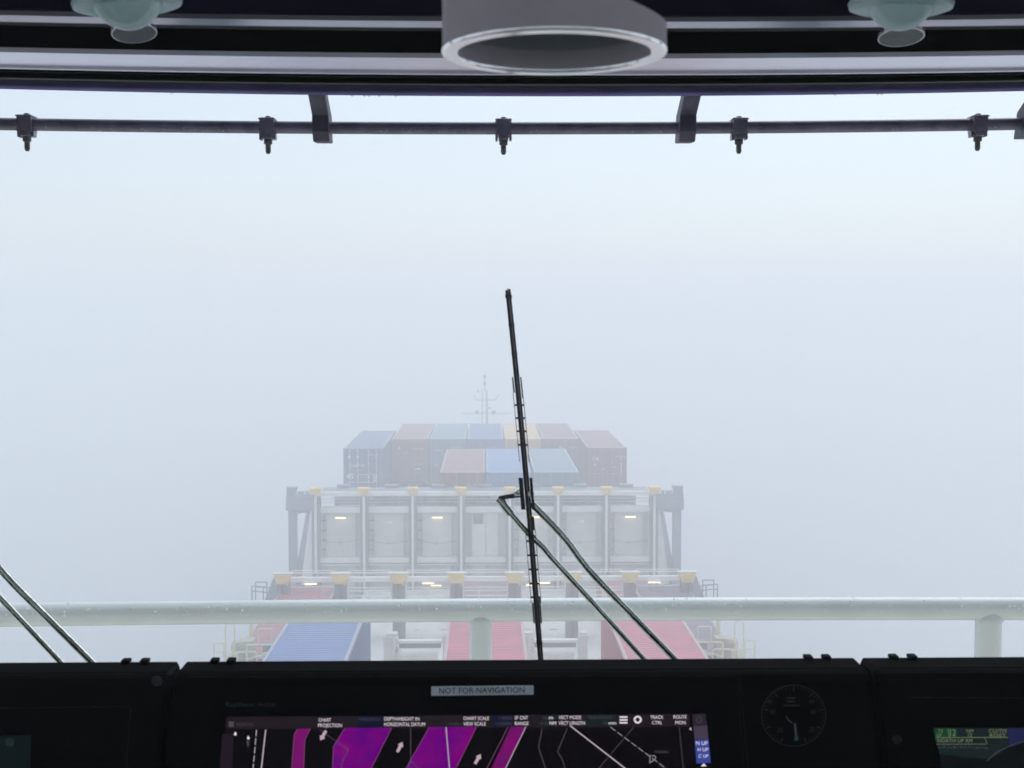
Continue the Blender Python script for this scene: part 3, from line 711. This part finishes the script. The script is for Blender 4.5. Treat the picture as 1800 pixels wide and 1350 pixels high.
# ------------------------------------------------------------------ wipers
M_arm = mat('wet_steel_arm', (.66, .72, .67), .13, metal=.95, var=.25, scale=14, bump=.12, bscale=220, coat=.3)
M_rub = mat('wiper_rubber', (.022, .02, .032), .4, var=.3, scale=30)
DWp = 1.97
wp = thing('window_wiper', W(1150, 1180, DWp), 'parked wiper with double arm and upright black blade in front of the containers', 'wiper', 'wipers outside the bridge window')
P = lambda a, b, d=0: W(a, b, DWp + d)
MB().tube([P(934, 884), P(966, 917), P(985, 937), P(997, 951), P(1008, 966), P(1020, 983), P(1033, 999), P(1048, 1016), P(1070, 1039), P(1106, 1076), P(1182, 1155), P(1250, 1224), P(1285, 1262)], .0054, 16).build('arm', M_arm, wp, smooth=60)
MB().tube([P(893, 897), P(921, 930), P(955, 962), P(967, 977), P(1040, 1057), P(1128, 1155), P(1200, 1236), P(1225, 1265)], .0046, 16).build('arm', M_arm, wp, smooth=60)
MB().tube([P(874, 876), P(880, 880), P(897, 903)], [.0055, .0068, .0066], 14).build('arm_socket', M_arm, wp, smooth=60)
MB().prism([(876, 872), (884, 878), (916, 874), (916, 866), (905, 867)], lambda p, q, t: P(p, q, t), -.005, .003).build('link_plate', M_brk, wp)
e = MB()
for (a, b, r_) in ((907, 866, 4.5), (913, 864, 6), (933, 866, 5.5)):
    e.lathe([(0, -.012), (r_ / F * DWp, -.012), (r_ / F * DWp, .006), (0, .006)], P(a, b), 12, axis='y')
e.build('bolt', M_arm, wp)
BX = lambda y: 892.5 + (950 - 892.5) * (y - 507) / (1155 - 507) - 4.5 * math.sin(math.pi * min(1, (y - 507) / 648))* -1 * .6
def strip(off, wdt, y0, y1, d0, d1, step=24):
    m_ = MB(); ys = [y0 + (y1 - y0) * i / max(1, int((y1 - y0) / step)) for i in range(int((y1 - y0) / step) + 1)] or [y0, y1]
    for a, b in zip(ys, ys[1:]):
        A_ = [P(BX(a) + off - wdt / 2, a, d0), P(BX(a) + off + wdt / 2, a, d0), P(BX(b) + off + wdt / 2, b, d0), P(BX(b) + off - wdt / 2, b, d0)]
        B_ = [P(BX(a) + off - wdt / 2, a, d1), P(BX(a) + off + wdt / 2, a, d1), P(BX(b) + off + wdt / 2, b, d1), P(BX(b) + off - wdt / 2, b, d1)]
        n0 = len(m_.v); m_.v += A_ + B_
        m_.f += [tuple(n0 + i for i in q) for q in ((0, 1, 2, 3), (7, 6, 5, 4), (0, 4, 5, 1), (1, 5, 6, 2), (2, 6, 7, 3), (3, 7, 4, 0))]
    return m_
def merge(*ms):
    o_ = MB()
    for q in ms:
        n0 = len(o_.v); o_.v += q.v; o_.f += [tuple(n0 + i for i in f) for f in q.f]
    return o_
bl = merge(strip(-2.7, 4.2, 510, 1160, -.012, .004), strip(2.9, 3.9, 508, 1160, -.010, .006)).build('blade', M_rub, wp)
strip(0, 1.6, 507, 1160, -.03, -.0121).build('rubber_lip', M_rub, bl)
yk = merge(strip(-7.2, 2.6, 663, 690, -.01, .004), strip(7.2, 2.4, 663, 700, -.01, .004), strip(-9, 1.1, 690, 812, -.004, .002), strip(8.2, 1.1, 700, 812, -.004, .002),
           strip(-8.5, 4.5, 805, 826, -.008, .004), strip(7.5, 4.2, 805, 826, -.008, .004), strip(-9.8, 1.4, 826, 840, -.006, .004), strip(8.5, 1.4, 826, 840, -.006, .004),
           strip(-9.6, 7.5, 840, 896, -.014, .005, 12), strip(8.2, 5, 840, 896, -.014, .005, 12), strip(-9.8, 1.4, 896, 910, -.006, .004), strip(8.5, 1.4, 896, 910, -.006, .004),
           strip(-8.5, 4.5, 908, 930, -.008, .004), strip(6, 4.2, 908, 932, -.008, .004), strip(-9, 1.1, 930, 1060, -.004, .002), strip(8.2, 1.1, 930, 1060, -.004, .002),
           strip(-6.5, 2.6, 1060, 1096, -.01, .004), strip(6.3, 2.4, 1050, 1096, -.01, .004))
for yy in (712, 735, 758, 782, 951, 976, 1001, 1026, 1050):
    yk = merge(yk, strip(-6.5, 5, yy - 1.7, yy + 1.7, -.006, .002, 3), strip(6.3, 4, yy - 1.7, yy + 1.7, -.006, .002, 3))
yk.build('yoke', M_rub, wp)
e = merge(strip(0, 12, 518, 524, -.013, .007, 6), strip(0, 11, 570, 573, -.013, .007, 3), strip(0, 11, 620, 623, -.013, .007, 3), strip(0, 11, 1128, 1132, -.013, .007, 4)); e.build('blade_clip', M_rub, wp)
MB().lathe([(0, -.03), (.03, -.03), (.03, .04), (0, .04)], P(1260, 1275), 20, axis='y').build('pivot', M_arm, wp)
w2 = copy_thing(wp, wp.location + Vector((P(165, 1168) - P(1182, 1155))), 'wiper whose two wet arms enter at the lower left edge')
# ------------------------------------------------------------------ console
M_con = mat('console_black', (.0012, .0008, .0018), .7, var=.6, scale=260, spec=.05)
M_top = mat('console_top', (.0022, .0040, .0044), .9, var=.6, scale=300, spec=.03)
M_edge = mat('console_groove', (.022, .018, .022), .7, var=.8, scale=160, spec=.1)
TILT = R(27)
ZT = zy(1160, 1.668); YF = 1.600
P0 = Vector((0, YF, ZT)); Nn = Vector((0, -math.cos(TILT), math.sin(TILT)))
def FP(px, py, off=0.0):
    d = ray(px, py); k = (P0 + Nn * off - CAM).dot(Nn) / d.dot(Nn)
    return CAM + d * k
ca, sa = math.cos(TILT), math.sin(TILT)
prof = [(1.668, ZT), (1.685, ZT - .02), (1.685, ZT - .65), (YF - .65 * sa / ca, ZT - .65), (YF - .012 * sa, ZT - .012 * ca), (YF + .004, ZT - .003), (YF + .012, ZT)]
def unit(x0, x1, name, label):
    o = thing(name, ((x0 + x1) / 2, 1.5, Z(-1.65)), label, 'console')
    xs = []; m_ = MB(); cy_ = 1.6; cz_ = ZT - .3
    def ring(x, ins):
        k = []
        for (y, z) in prof:
            k.append((x, y - ins if y > 1.64 else y + ins * .8, z - ins if z > cz_ else z))
        return k
    rings = [ring(x0, .011), ring(x0 + .0015, .004), ring(x0 + .005, 0)] + [ring(x1 - .005, 0), ring(x1 - .0015, .004), ring(x1, .011)]
    k = len(prof)
    for r__ in rings: m_.v += [Vector(q) for q in r__]
    for i in range(5):
        for j in range(k):
            a = i * k + j; b = i * k + (j + 1) % k; m_.f.append((a, b, b + k, a + k))
    m_.f.append(tuple(range(k))); m_.f.append(tuple(5 * k + j for j in range(k)))
    m_.build('housing', M_con, o)
    MB().box(x0 + .006, x1 - .006, YF + .016, 1.664, ZT - .01, ZT + .0012).build('top_ledge', M_top, o)
    return o
xl = W(316, 1163, 1.655).x; xr = W(1513, 1163, 1.655).x
cl = unit(xl - .85, xl - .0015, 'console_unit', 'dark left console unit with a round button, cut by the frame edge')
cc = unit(xl + .0015, xr - .0015, 'console_unit', 'middle console unit with the chart display and a dial')
cr_ = unit(xr + .0015, xr + .85, 'console_unit', 'dark right console unit with a small green radar readout')
tag(cl, group='bridge console units'); tag(cc, group='bridge console units'); tag(cr_, group='bridge console units')
pb = MB().box(xl - .9, xr + .9, 1.625, 1.675, Z(-1.65), ZT - .02); struct('gap_filler', pb, M_con)  # dark filler added behind the console gaps to block light from below
for px in (222, 255, 378, 407, 1420, 1452, 1570, 1603):
    par = cl if px < 315 else (cc if px < 1513 else cr_)
    c = W(px, 1160, 1.66)
    MB().box(c.x - .0052, c.x + .0052, 1.652, 1.667, ZT + .0013, ZT + .0062).build('clip', M_con, par, bevel=.0008)
def decal(mb, poly, off=.003):
    mb.quad(*[FP(a, b, off) for a, b in poly]); return mb
def line(mb, pts, wd, off=.004):
    for (a, b), (c, d) in zip(pts, pts[1:]):
        L_ = math.hypot(c - a, d - b) or 1; nx, ny = -(d - b) / L_ * wd / 2, (c - a) / L_ * wd / 2
        decal(mb, [(a + nx, b + ny), (c + nx, d + ny), (c - nx, d - ny), (a - nx, b - ny)], off)
    return mb
def slab(mb, poly, o0, o1):
    k = len(poly); n0 = len(mb.v)
    mb.v += [FP(a, b, o0) for a, b in poly] + [FP(a, b, o1) for a, b in poly]
    mb.f.append(tuple(n0 + k + i for i in range(k))); mb.f.append(tuple(n0 + i for i in reversed(range(k))))
    for i in range(k): mb.f.append((n0 + i, n0 + (i + 1) % k, n0 + k + (i + 1) % k, n0 + k + i))
    return mb
def ftxt(mb, st, x0, x1, yb, yt, off=.0048): put_text(mb, st, lambda a, b: FP(a, b, off), x0, x1, yb, yt)
# grooves of panels
line(line(MB(), [(330, 1190), (1300, 1188)], 1.2, .0012), [(1300, 1190), (1322, 1420)], 1.4, .0012).build('panel_groove', M_edge, cc)
line(MB(), [(1296, 1192), (1312, 1420)], 1, .0012).build('panel_groove', M_edge, cc)
line(line(MB(), [(0, 1245), (215, 1242), (230, 1244)], 1.2, .0012), [(230, 1244), (216, 1420)], 1.2, .0012).build('panel_groove', M_edge, cl)
line(line(MB(), [(1590, 1226), (1900, 1227)], 1.2, .0012), [(1560, 1195), (1900, 1193)], .8, .0012).build('panel_groove', M_edge, cr_)
# notice plate
sp = slab(MB(), [(756, 1202), (940, 1200), (940, 1224), (757, 1225)], .0, .0035).build('notice_holder', M_top, cc)
pl_ = slab(MB(), [(758, 1206.5), (938, 1204.5), (938, 1221), (758, 1223)], .0036, .005).build('notice_plate', mat('notice_plate_grey', (.78, .84, .95), .5, var=.08, scale=20), cc)
e = MB(); put_text(e, 'NOT FOR NAVIGATION', lambda a, b: FP(a, b - (a - 772) * .011, .0056), 772, 922, 1219.3, 1209.2); e.build('lettering', mat('navy_ink', (.012, .012, .07), .6), pl_)
# chart display
disp = slab(MB(), [(384, 1249), (1254, 1245), (1275, 1500), (362, 1500)], 0, .0015).build('chart_display', M_con, cc)
def sub(mb, name, m, par=disp): return mb.build(name, m, par)
sub(slab(MB(), [(398, 1259), (1240, 1254), (1262, 1480), (376, 1480)], .0016, .0022), 'screen', emis('screen_black', (.0016, .0008, .0024), 1))
tb = decal(MB(), [(398, 1260), (1212, 1255), (1212.5, 1277.5), (397, 1282)], .003)
sub(tb, 'toolbar', emis('toolbar_dark', (.013, .0085, .013), 1))
t2 = decal(MB(), [(866, 1257), (902, 1257), (902, 1277), (866, 1277)], .0034)
decal(t2, [(630, 1258), (672, 1258), (672, 1279), (630, 1279)], .0034)
sub(t2, 'toolbar_field', emis('field_navy', (.004, .006, .025), 1))
t3 = decal(MB(), [(952, 1256), (980, 1256), (980, 1277), (952, 1277)], .0034); decal(t3, [(1031, 1256), (1084, 1256), (1084, 1276), (1031, 1276)], .0034)
sub(t3, 'toolbar_field', emis('field_green', (.006, .013, .015), 1))
zp = []; m1 = MB(); zp.append(m1)
decal(m1, [(586, 1312), (606, 1280), (689, 1279), (653, 1350), (600, 1450), (580, 1450)], .0034)
m1 = MB(); zp.append(m1); decal(m1, [(754.5, 1278), (838, 1277.5), (802, 1350), (752, 1450), (665, 1450), (714, 1350)], .0034)
for m1 in zp: sub(m1, 'chart_zone', zone('zone_purple', (.19, .0, .17), (.10, .0, .19)))
zp = []; m1 = MB(); zp.append(m1)
decal(m1, [(523, 1281.5), (546, 1280.5), (536, 1300), (530, 1450), (505, 1450), (517, 1291)], .0034)
m1 = MB(); zp.append(m1); decal(m1, [(898, 1278), (924.5, 1277.5), (889, 1350), (838, 1450), (812, 1450), (864, 1350)], .0034)
for m1 in zp: sub(m1, 'chart_zone', zone('zone_magenta', (.20, .003, .14), (.13, .004, .12)))
m1 = MB()
for q in (((523, 1281.5), (517, 1291), (505, 1450)), ((546, 1280.5), (536, 1300), (530, 1450)), ((606, 1280), (586, 1312), (580, 1450)), ((689, 1279), (653, 1350), (600, 1450)), ((754.5, 1278), (714, 1350), (665, 1450)), ((838, 1277.5), (802, 1350), (752, 1450)), ((893, 1278), (856, 1350), (806, 1450))):
    sub(line(MB(), list(q), 1.2, .0038), 'zone_outline', emis('outline_pink', (.17, .06, .13), 1))
m1 = MB()
line(m1, [(562, 1283), (612.5, 1318), (600, 1343), (612, 1400)], 1.0); line(m1, [(721.7, 1280), (722, 1337), (735, 1352), (760, 1400)], 1.1); line(m1, [(722, 1337), (700, 1400)], 1)
line(m1, [(953, 1281), (946.7, 1314), (958, 1348), (962, 1400)], 1.1); line(m1, [(997, 1281), (980, 1321), (989, 1336), (993, 1350), (994, 1400)], 1.1); line(m1, [(1114, 1278), (1053, 1350), (1020, 1400)], .9)
line(m1, [(1194, 1278), (1206, 1400)], .8)
sub(m1, 'depth_contour', emis('contour_grey', (.10, .075, .10), 1))
m1 = MB()
for q_, w__ in (([(1002, 1275.5), (1098, 1350), (1160, 1399)], 2.0), ([(924.5, 1277.5), (889, 1350), (838, 1450)], 1.3), ([(784, 1278), (790, 1350), (797, 1450)], 1.7), ([(467, 1283), (459.5, 1350), (450, 1450)], 2.0)):
    sub(line(MB(), q_, w__), 'route_line', emis('line_pale', (.50, .42, .50), 1))
for k in range(5): line(m1, [(451 - 1.35 * k, 1283 + 15 * k), (451 - 1.35 * k - 1, 1294 + 15 * k)], 1.4)
sub(m1, 'dashed_line', emis('line_pale', (.50, .42, .50), 1))
m1 = MB()
for k in range(9): line(m1, [(1073 + 12.2 * k, 1278 + 9.1 * k), (1082 + 12.2 * k, 1284.7 + 9.1 * k)], 1.3)
line(m1, [(1143, 1327), (1142, 1341), (1151, 1335), (1153, 1331), (1150, 1328), (1145, 1329)], 1.3)
sub(m1, 'course_line', emis('line_dim', (.30, .27, .32), 1))
m1 = MB()
def arrow(cx, cy_, ang, s=1.0):
    c, d = math.cos(ang), math.sin(ang)
    pts = [(-10, -2.6), (2, -2.6), (2, -5.5), (10, 0), (2, 5.5), (2, 2.6), (-10, 2.6)]
    decal(m1, [(cx + (a * c - b * d) * s, cy_ + (a * d + b * c) * s) for a, b in pts], .0044)
arrow(568, 1293, R(120)); arrow(703, 1313, R(-63)); arrow(840, 1334, R(-60))
sub(m1, 'flow_arrow', emis('arrow_pale', (.50, .38, .45), 1))
m1 = MB()
for st, a, b, c, d in (('CHART', 560, 582, 1268.5, 1262.5), ('PROJECTION', 559, 601, 1278, 1272), ('DEPTH/HEIGHT IN', 675.5, 737, 1266.5, 1260.5), ('HORIZONTAL DATUM', 675.5, 747, 1276.3, 1270), ('CHART SCALE', 814.5, 859.5, 1265.6, 1259.6),
                       ('VIEW SCALE', 814.5, 854, 1275.3, 1269.3), ('SF CNT', 905, 928, 1264.6, 1258.6), ('RANGE', 905, 929, 1274.6, 1268.6), ('m', 965, 972, 1264.5, 1260), ('NM', 966, 977.5, 1274, 1268.3),
                       ('VECT MODE', 982, 1021.5, 1264, 1258), ('VECT LENGTH', 982, 1028, 1274, 1268), ('min', 1070, 1083, 1273.5, 1268.2), ('TRACK', 1143, 1166, 1263.5, 1257.5), ('CTRL', 1146, 1164, 1273, 1267.5),
                       ('ROUTE', 1184, 1207, 1263.2, 1257.2), ('MON', 1187, 1205, 1273, 1267.2), ('N UP', 1223.5, 1244, 1309.5, 1303), ('H UP', 1226.5, 1245, 1320.5, 1314.5), ('C UP', 1228, 1245, 1332, 1326)):
    ftxt(m1, st, a, b, c, d)
for yy in (1260.5, 1265.5, 1270.5): line(m1, [(1089, yy), (1103, yy)], 2.6, .0048)
ring_ = [(1121 + 5.6 * math.cos(q * math.pi / 8), 1265 + 5.4 * math.sin(q * math.pi / 8)) for q in range(17)]; line(m1, ring_, 3.2, .0048)
decal(m1, [(1232, 1347), (1237, 1341.5), (1242, 1347)], .0048); decal(m1, [(411, 1292), (413, 1286), (416, 1289), (415, 1293)], .0048); ftxt(m1, '4', 1211.5, 1215.5, 1284, 1278.5)
decal(m1, [(434, 1299), (436, 1293), (439, 1297), (438, 1300)], .0048)
sub(m1, 'screen_lettering', emis('text_white', (.80, .72, .78), 1))
m1 = MB()
for st, a, b, c, d in (('1:90000', 877, 900, 1265, 1259.5), ('1:150000', 872, 900, 1274.5, 1269), ('9.8', 954, 962, 1264.5, 1259.5), ('14.42', 948, 963, 1274.3, 1269), ('TRUE GROUND', 1033, 1077, 1263.5, 1258.5), ('15', 1060, 1067, 1273.5, 1268.5),
                       ('MERCATOR', 632, 668, 1267, 1262), ('WGS84', 788, 808, 1275, 1270), ('ECDIS NX', 416, 446, 1276, 1270.5), ('FINNER', 1151, 1174, 1324, 1319.5)): ftxt(m1, st, a, b, c, d)
line(m1, [(1229 + 4.5 * math.cos(q * math.pi / 6), 1265 + 4.5 * math.sin(q * math.pi / 6)) for q in range(13)], 1.2, .0048)
decal(m1, [(433, 1302), (438, 1302), (438, 1307), (436, 1315), (434, 1307)], .0044); decal(m1, [(402, 1268), (411, 1268), (411, 1278), (402, 1278)], .0044)
sub(m1, 'dim_lettering', emis('text_dim', (.07, .058, .08), 1))
sub(decal(MB(), [(1219, 1276), (1243, 1275), (1245.5, 1299), (1221, 1300)], .0036), 'grey_button', emis('button_grey', (.055, .04, .065), 1))
sub(decal(MB(), [(1217, 1256), (1240.5, 1255), (1242.5, 1274.5), (1218.5, 1275)], .0036), 'grey_button', emis('button_dark', (.022, .015, .026), 1))
sub(decal(MB(), [(1221, 1300.5), (1245.5, 1299.5), (1249.5, 1341), (1224.5, 1342)], .0036), 'blue_button', emis('button_blue', (.035, .06, .30), 1))
sub(decal(MB(), [(391, 1290), (411, 1290), (404, 1450), (378, 1450)], .0034), 'side_strip', emis('strip_dark', (.012, .008, .014), 1))
e = MB(); ftxt(e, 'Raytheon', 397, 447, 1242, 1234.5, .0022); ob = e.build('maker_lettering', mat('teal_ink', (.008, .05, .05), .6), cc)
e = MB(); ftxt(e, 'Ansch\u00fctz', 453, 484, 1241.5, 1235, .0022); e.build('maker_lettering', mat('grey_ink', (.04, .035, .045), .6), cc)
# dial
M_dim = mat('dial_markings', (.045, .04, .047), .6, var=.3, scale=80)
C0 = (1395, 1258)
def circ(r, k=48, c=C0, a0=0, a1=2 * math.pi): return [(c[0] + r * math.cos(a0 + (a1 - a0) * i / k), c[1] + r * .95 * math.sin(a0 + (a1 - a0) * i / k)) for i in range(k + 1)]
dial = slab(MB(), circ(60)[:-1], 0, .004).build('dial', M_con, cc)
e = line(MB(), circ(56.5), 1.3, .0046)
for k in range(0, 41):
    a = R(90 + 25 + k * (310 / 40)); r0 = 45 if k % 5 == 0 else 50
    line(e, [(C0[0] + r0 * math.cos(a), C0[1] + r0 * .95 * math.sin(a)), (C0[0] + 54 * math.cos(a), C0[1] + 54 * .95 * math.sin(a))], 1.6 if k % 5 == 0 else .9, .0046)
for st, a, b, c, d in (('40', 1353, 1363, 1256, 1247), ('40', 1424, 1434, 1256, 1247), ('20', 1366, 1376, 1287, 1279), ('20', 1422, 1432, 1287, 1278), ('60', 1349, 1358, 1236, 1230), ('60', 1422, 1431, 1236, 1230)): ftxt(e, st, a, b, c, d, .0046)
for yy, a, b in ((1227, 1383, 1398), (1233, 1384, 1397), (1240, 1377, 1406)): line(e, [(a, yy), (b, yy)], 2.2, .0046)
e.build('markings', M_dim, dial)
line(line(MB(), [(1382, 1259), (1386, 1266), (1393, 1271)], 1.8, .0052), [(1397, 1271), (1400, 1297)], 3.6, .0052).build('needle', mat('needle_paint', (.16, .14, .16), .5), dial)
decal(MB(), [(1397, 1294), (1403, 1294), (1404, 1300), (1399, 1303), (1396, 1300)], .0056).build('needle_tip', mat('needle_teal', (.04, .14, .14), .5), dial)
# button and knob, left screen patches
slab(MB(), circ(10, 24, (276, 1197))[:-1], 0, .008).build('round_button', mat('button_teal', (.02, .028, .03), .3, spec=.5), cl)
slab(MB(), circ(9, 24, (1577, 1300))[:-1], 0, .006).build('screw_head', M_edge, cr_)
ls = slab(MB(), [(-90, 1296), (55, 1292), (50, 1450), (-100, 1450)], 0, .003).build('left_display', emis('dim_teal', (.0022, .0065, .0075), 1), cl)
e = MB(); decal(e, circ(8, 20, (17, 1305))[:-1], .0034); e.build('status_light', emis('dim_spot', (.012, .022, .026), 1), ls)
e = MB()
random.seed(3)
for k in range(60):
    a, b = random.uniform(95, 178), random.uniform(1296, 1348); decal(e, [(a, b), (a + 1.4, b), (a + 1.4, b + 1.2), (a, b + 1.2)], .0014)
e.build('worn_speckle', M_edge, cl)
# radar readout on the right
rd = slab(MB(), [(1618, 1262), (1960, 1262), (1980, 1450), (1610, 1450)], 0, .0015).build('radar_display', M_con, cr_)
sub(slab(MB(), [(1641, 1279.5), (1960, 1278), (1960, 1450), (1662, 1450), (1652, 1330)], .0016, .0022), 'screen', emis('radar_black', (.0025, .004, .005), 1), rd)
sub(decal(MB(), [(1641, 1280), (1771, 1279.5), (1774, 1310), (1755, 1326), (1735, 1334), (1651, 1326)], .003), 'data_panel', emis('radar_teal', (.007, .014, .016), 1), rd)
sub(decal(MB(), [(1641, 1280), (1682, 1280), (1682, 1294), (1644, 1302)], .0034), 'range_field', emis('radar_green', (.005, .042, .018), 1), rd)
sub(decal(MB(), [(1771, 1280), (1860, 1279), (1860, 1288), (1800, 1304), (1775, 1313)], .0034), 'blue_field', emis('radar_blue', (.012, .014, .055), 1), rd)
e = MB()
for st, a, b, c, d in (('TX', 1649, 1658, 1288, 1282), ('12', 1670, 1680, 1293.5, 1282), ('NM', 1699, 1711, 1287.5, 1282), ('/2', 1701, 1709, 1295, 1289), ('CU/TM', 1738, 1769, 1288, 1281.5), ('RESET', 1740, 1768, 1295.5, 1289.5), ('NORTH UP RM', 1648, 1709, 1305, 1299), ('SP', 1646, 1655, 1295.5, 1290)): ftxt(e, st, a, b, c, d, .0046)
line(e, [(1645, 1296.5), (1772, 1296.2)], 1.0, .004); line(e, [(1646, 1308.3), (1733, 1308)], .8, .004); line(e, [(1731, 1297), (1735, 1308)], .8, .004); line(e, [(1666, 1281), (1669, 1296)], 1, .004)
sub(e, 'readout_lettering', emis('radar_text', (.15, .19, .11), 1), rd)
e = MB()
line(e, [(1735, 1338), (1752, 1322), (1775, 1311), (1800, 1303), (1840, 1297)], 1.2, .0046)
x = 1649
while x < 1733:
    wd = random.uniform(2, 6); line(e, [(x, 1314 + random.uniform(-1, 1)), (x + wd, 1314 + random.uniform(-1.5, 1.5))], random.uniform(1, 3), .0046); x += wd + random.uniform(1.2, 3.5)
sub(e, 'readout_line', emis('radar_dimtext', (.05, .065, .07), 1), rd)
# ------------------------------------------------------------------ overhead lamps and the hanging shroud
M_aqua = mat('aqua_plastic', (.84, .97, .96), .14, var=.05, scale=12, trans=.75, coat=1.0, metal=.2)
M_disc = mat('smoky_disc', (.09, .10, .11), .18, var=.2, scale=30, metal=.4)
def dome(px, py, r_px, name, label, disc, ang, wing):
    D = 1.35; c = W(px, py, D); r = r_px / F * D
    o = thing('dome_lamp', Vector((c.x, c.y, Z(.45))), label, 'ceiling lamp', 'pale domed lamps under the ceiling')
    prof_ = [(r * 1.0, .02)] + [(r * math.cos(a), -r * math.sin(a)) for a in [R(4 * k) for k in range(0, 23)]]
    T = Matrix.Rotation(R(ang), 3, 'Y')
    MB().lathe(prof_, c, 40, tilt=T).build('dome', M_aqua, o, smooth=60)
    MB().lathe([(r * .995, -r * .21), (r * 1.005, -r * .215), (r * 1.0, -r * .24), (r * .98, -r * .235)], c, 40, tilt=T).build('seam', M_chan, o, smooth=60)
    fl = MB(); n0 = 0; kk = 40
    for (q, hh) in ((.9, .004), (1.25, .0), (1.48, .003), (1.52, .008), (1.45, .012), (.9, .014)):
        for j in range(kk):
            a = 2 * math.pi * j / kk; wv = 1 if q < 1 else (.62 + .38 * abs(math.cos(a)) ** 1.2)
            p_ = T @ Vector((r * q * wv * math.cos(a), r * q * wv * math.sin(a), hh - .0165)); fl.v.append(c + p_)
    for i in range(5):
        for j in range(kk): a = i * kk + j; b = i * kk + (j + 1) % kk; fl.f.append((a, b, b + kk, a + kk))
    fl.build('flange', M_aqua, o, smooth=50)
    MB().lathe([(r * .9, .015), (r * .9, Z(.455) - c.z)], c, 24).build('stem', M_aqua, o, smooth=60)
    return o
def hang_disc(px, py, rx_px, D, ang, label):
    c = W(px, py, D); r = rx_px / F * D
    o = thing('reflector_disc', c, label, 'disc', 'small smoky discs beneath the domes')
    T = Matrix.Rotation(R(ang), 3, 'Y') @ Matrix.Rotation(R(-12), 3, 'X')
    MB().lathe([(0, 0), (r * .95, 0), (r, .0012), (r, .003), (0, .003)], c, 40, tilt=T).build('disc', M_disc, o)
    MB().lathe([(r * .96, -.0006), (r * 1.01, -.0004), (r * 1.01, .0036), (r * .96, .0036), (r * .96, -.0006)], c, 40, tilt=T).build('rim', M_alu, o)
    MB().tube([c + Vector((0, 0, .003)), c + Vector((0, 0, .012)), Vector((c.x, c.y + .02, Z(.455)))], .0018, 8).build('rod', M_blk, o)
dome(222, -12, 62, 'dome_lamp', 'pale aqua domed lamp at the top left, tilted slightly', None, -5, 0)
dome(1584, -8, 60, 'dome_lamp', 'pale aqua domed lamp at the top right', None, 1, 0)
hang_disc(236, 58, 38, 1.45, -9, 'tilted smoky disc under the top left domed lamp')
hang_disc(1584, 65, 39, 1.45, 1, 'level smoky disc under the top right domed lamp')
# hanging shroud
M_shr = mat('grey_shroud', (.72, .66, .70), .6, var=.05, scale=30, bump=.1, bscale=600)
M_rim = mat('polished_rim', (.97, .97, .97), .12, metal=.95, var=.02)
DS = .9; c = W(974, 95, DS); r = 194 / F * DS; th = .0102
sh = thing('hanging_shroud', Vector((c.x, c.y, c.z)), 'blurred grey tube with bright rim and slanted top hanging overhead', 'lamp shroud')
m_ = MB(); k = 96
def hcut(a):
    q = 1 - math.cos(a)
    return .018 + .02 * max(0, q) ** 1.7
for rad, lo in ((r, 1), (r, 0), (r - th, 0), (r - th, 1)):
    for j in range(k):
        a = 2 * math.pi * j / k; m_.v.append(c + Vector((rad * math.cos(a), rad * math.sin(a), .0018 if lo else hcut(a))))
for i in range(3):
    for j in range(k): a = i * k + j; b = i * k + (j + 1) % k; m_.f.append((a, b, b + k, a + k))
m_.build('tube', M_shr, sh, smooth=50)
pr = []
for q in range(17):
    a = math.pi * q / 16; pr.append((r - th / 2 + (th / 2 + .0006) * math.cos(a), .0018 - .0022 * min(1, 2.2 * math.sin(a))))
MB().lathe([(r - th - .0006, .0018)] + pr[::-1], c, 96).build('rim', M_rim, sh, smooth=28)
ln = MB()  # dark sheet added inside the tube wall to stand in for its inner shade
for lo in (0, 1):
    for j in range(k):
        a = 2 * math.pi * j / k; rad = r - th - .0004; ln.v.append(c + Vector((rad * math.cos(a), rad * math.sin(a), hcut(a) - .0012 if lo else .0165)))
for j in range(k): ln.f.append((j, (j + 1) % k, k + (j + 1) % k, k + j))
ln.lathe([(0, .0335), (r * .7, .0335), (r - th - .001, .0195)], c + Vector((0, 0, -.002)), 48)
ln.build('inner_shade', mat('inner_shade_dark', (.006, .008, .009), .8, spec=.05), sh, smooth=50)
MB().lathe([(0, .03), (r * .7, .032), (r - th, .018)], c + Vector((0, 0, -.002)), 48).build('inner_reflector', mat('inner_grey', (.42, .46, .48), .5), sh, smooth=60)
MB().box(c.x - r * .98, c.x - r * .5, c.y - .02, c.y + .02, c.z + .05, Z(.46)).build('hanger', M_shr, sh, bevel=.003)
# ------------------------------------------------------------------ haze
hz = bpy.data.materials.new('haze_air'); hz.use_nodes = True; t = hz.node_tree; t.nodes.clear()
o_ = N(t, 'ShaderNodeOutputMaterial'); pv = N(t, 'ShaderNodeVolumePrincipled')
pv.inputs['Color'].default_value = (.99, .993, .996, 1); pv.inputs['Density'].default_value = .0124; pv.inputs['Anisotropy'].default_value = .2
t.links.new(pv.outputs[0], o_.inputs['Volume'])
tag(MB().box(-700, 700, -70, 1260, -1, Z(7)).build('haze', hz), kind='stuff')
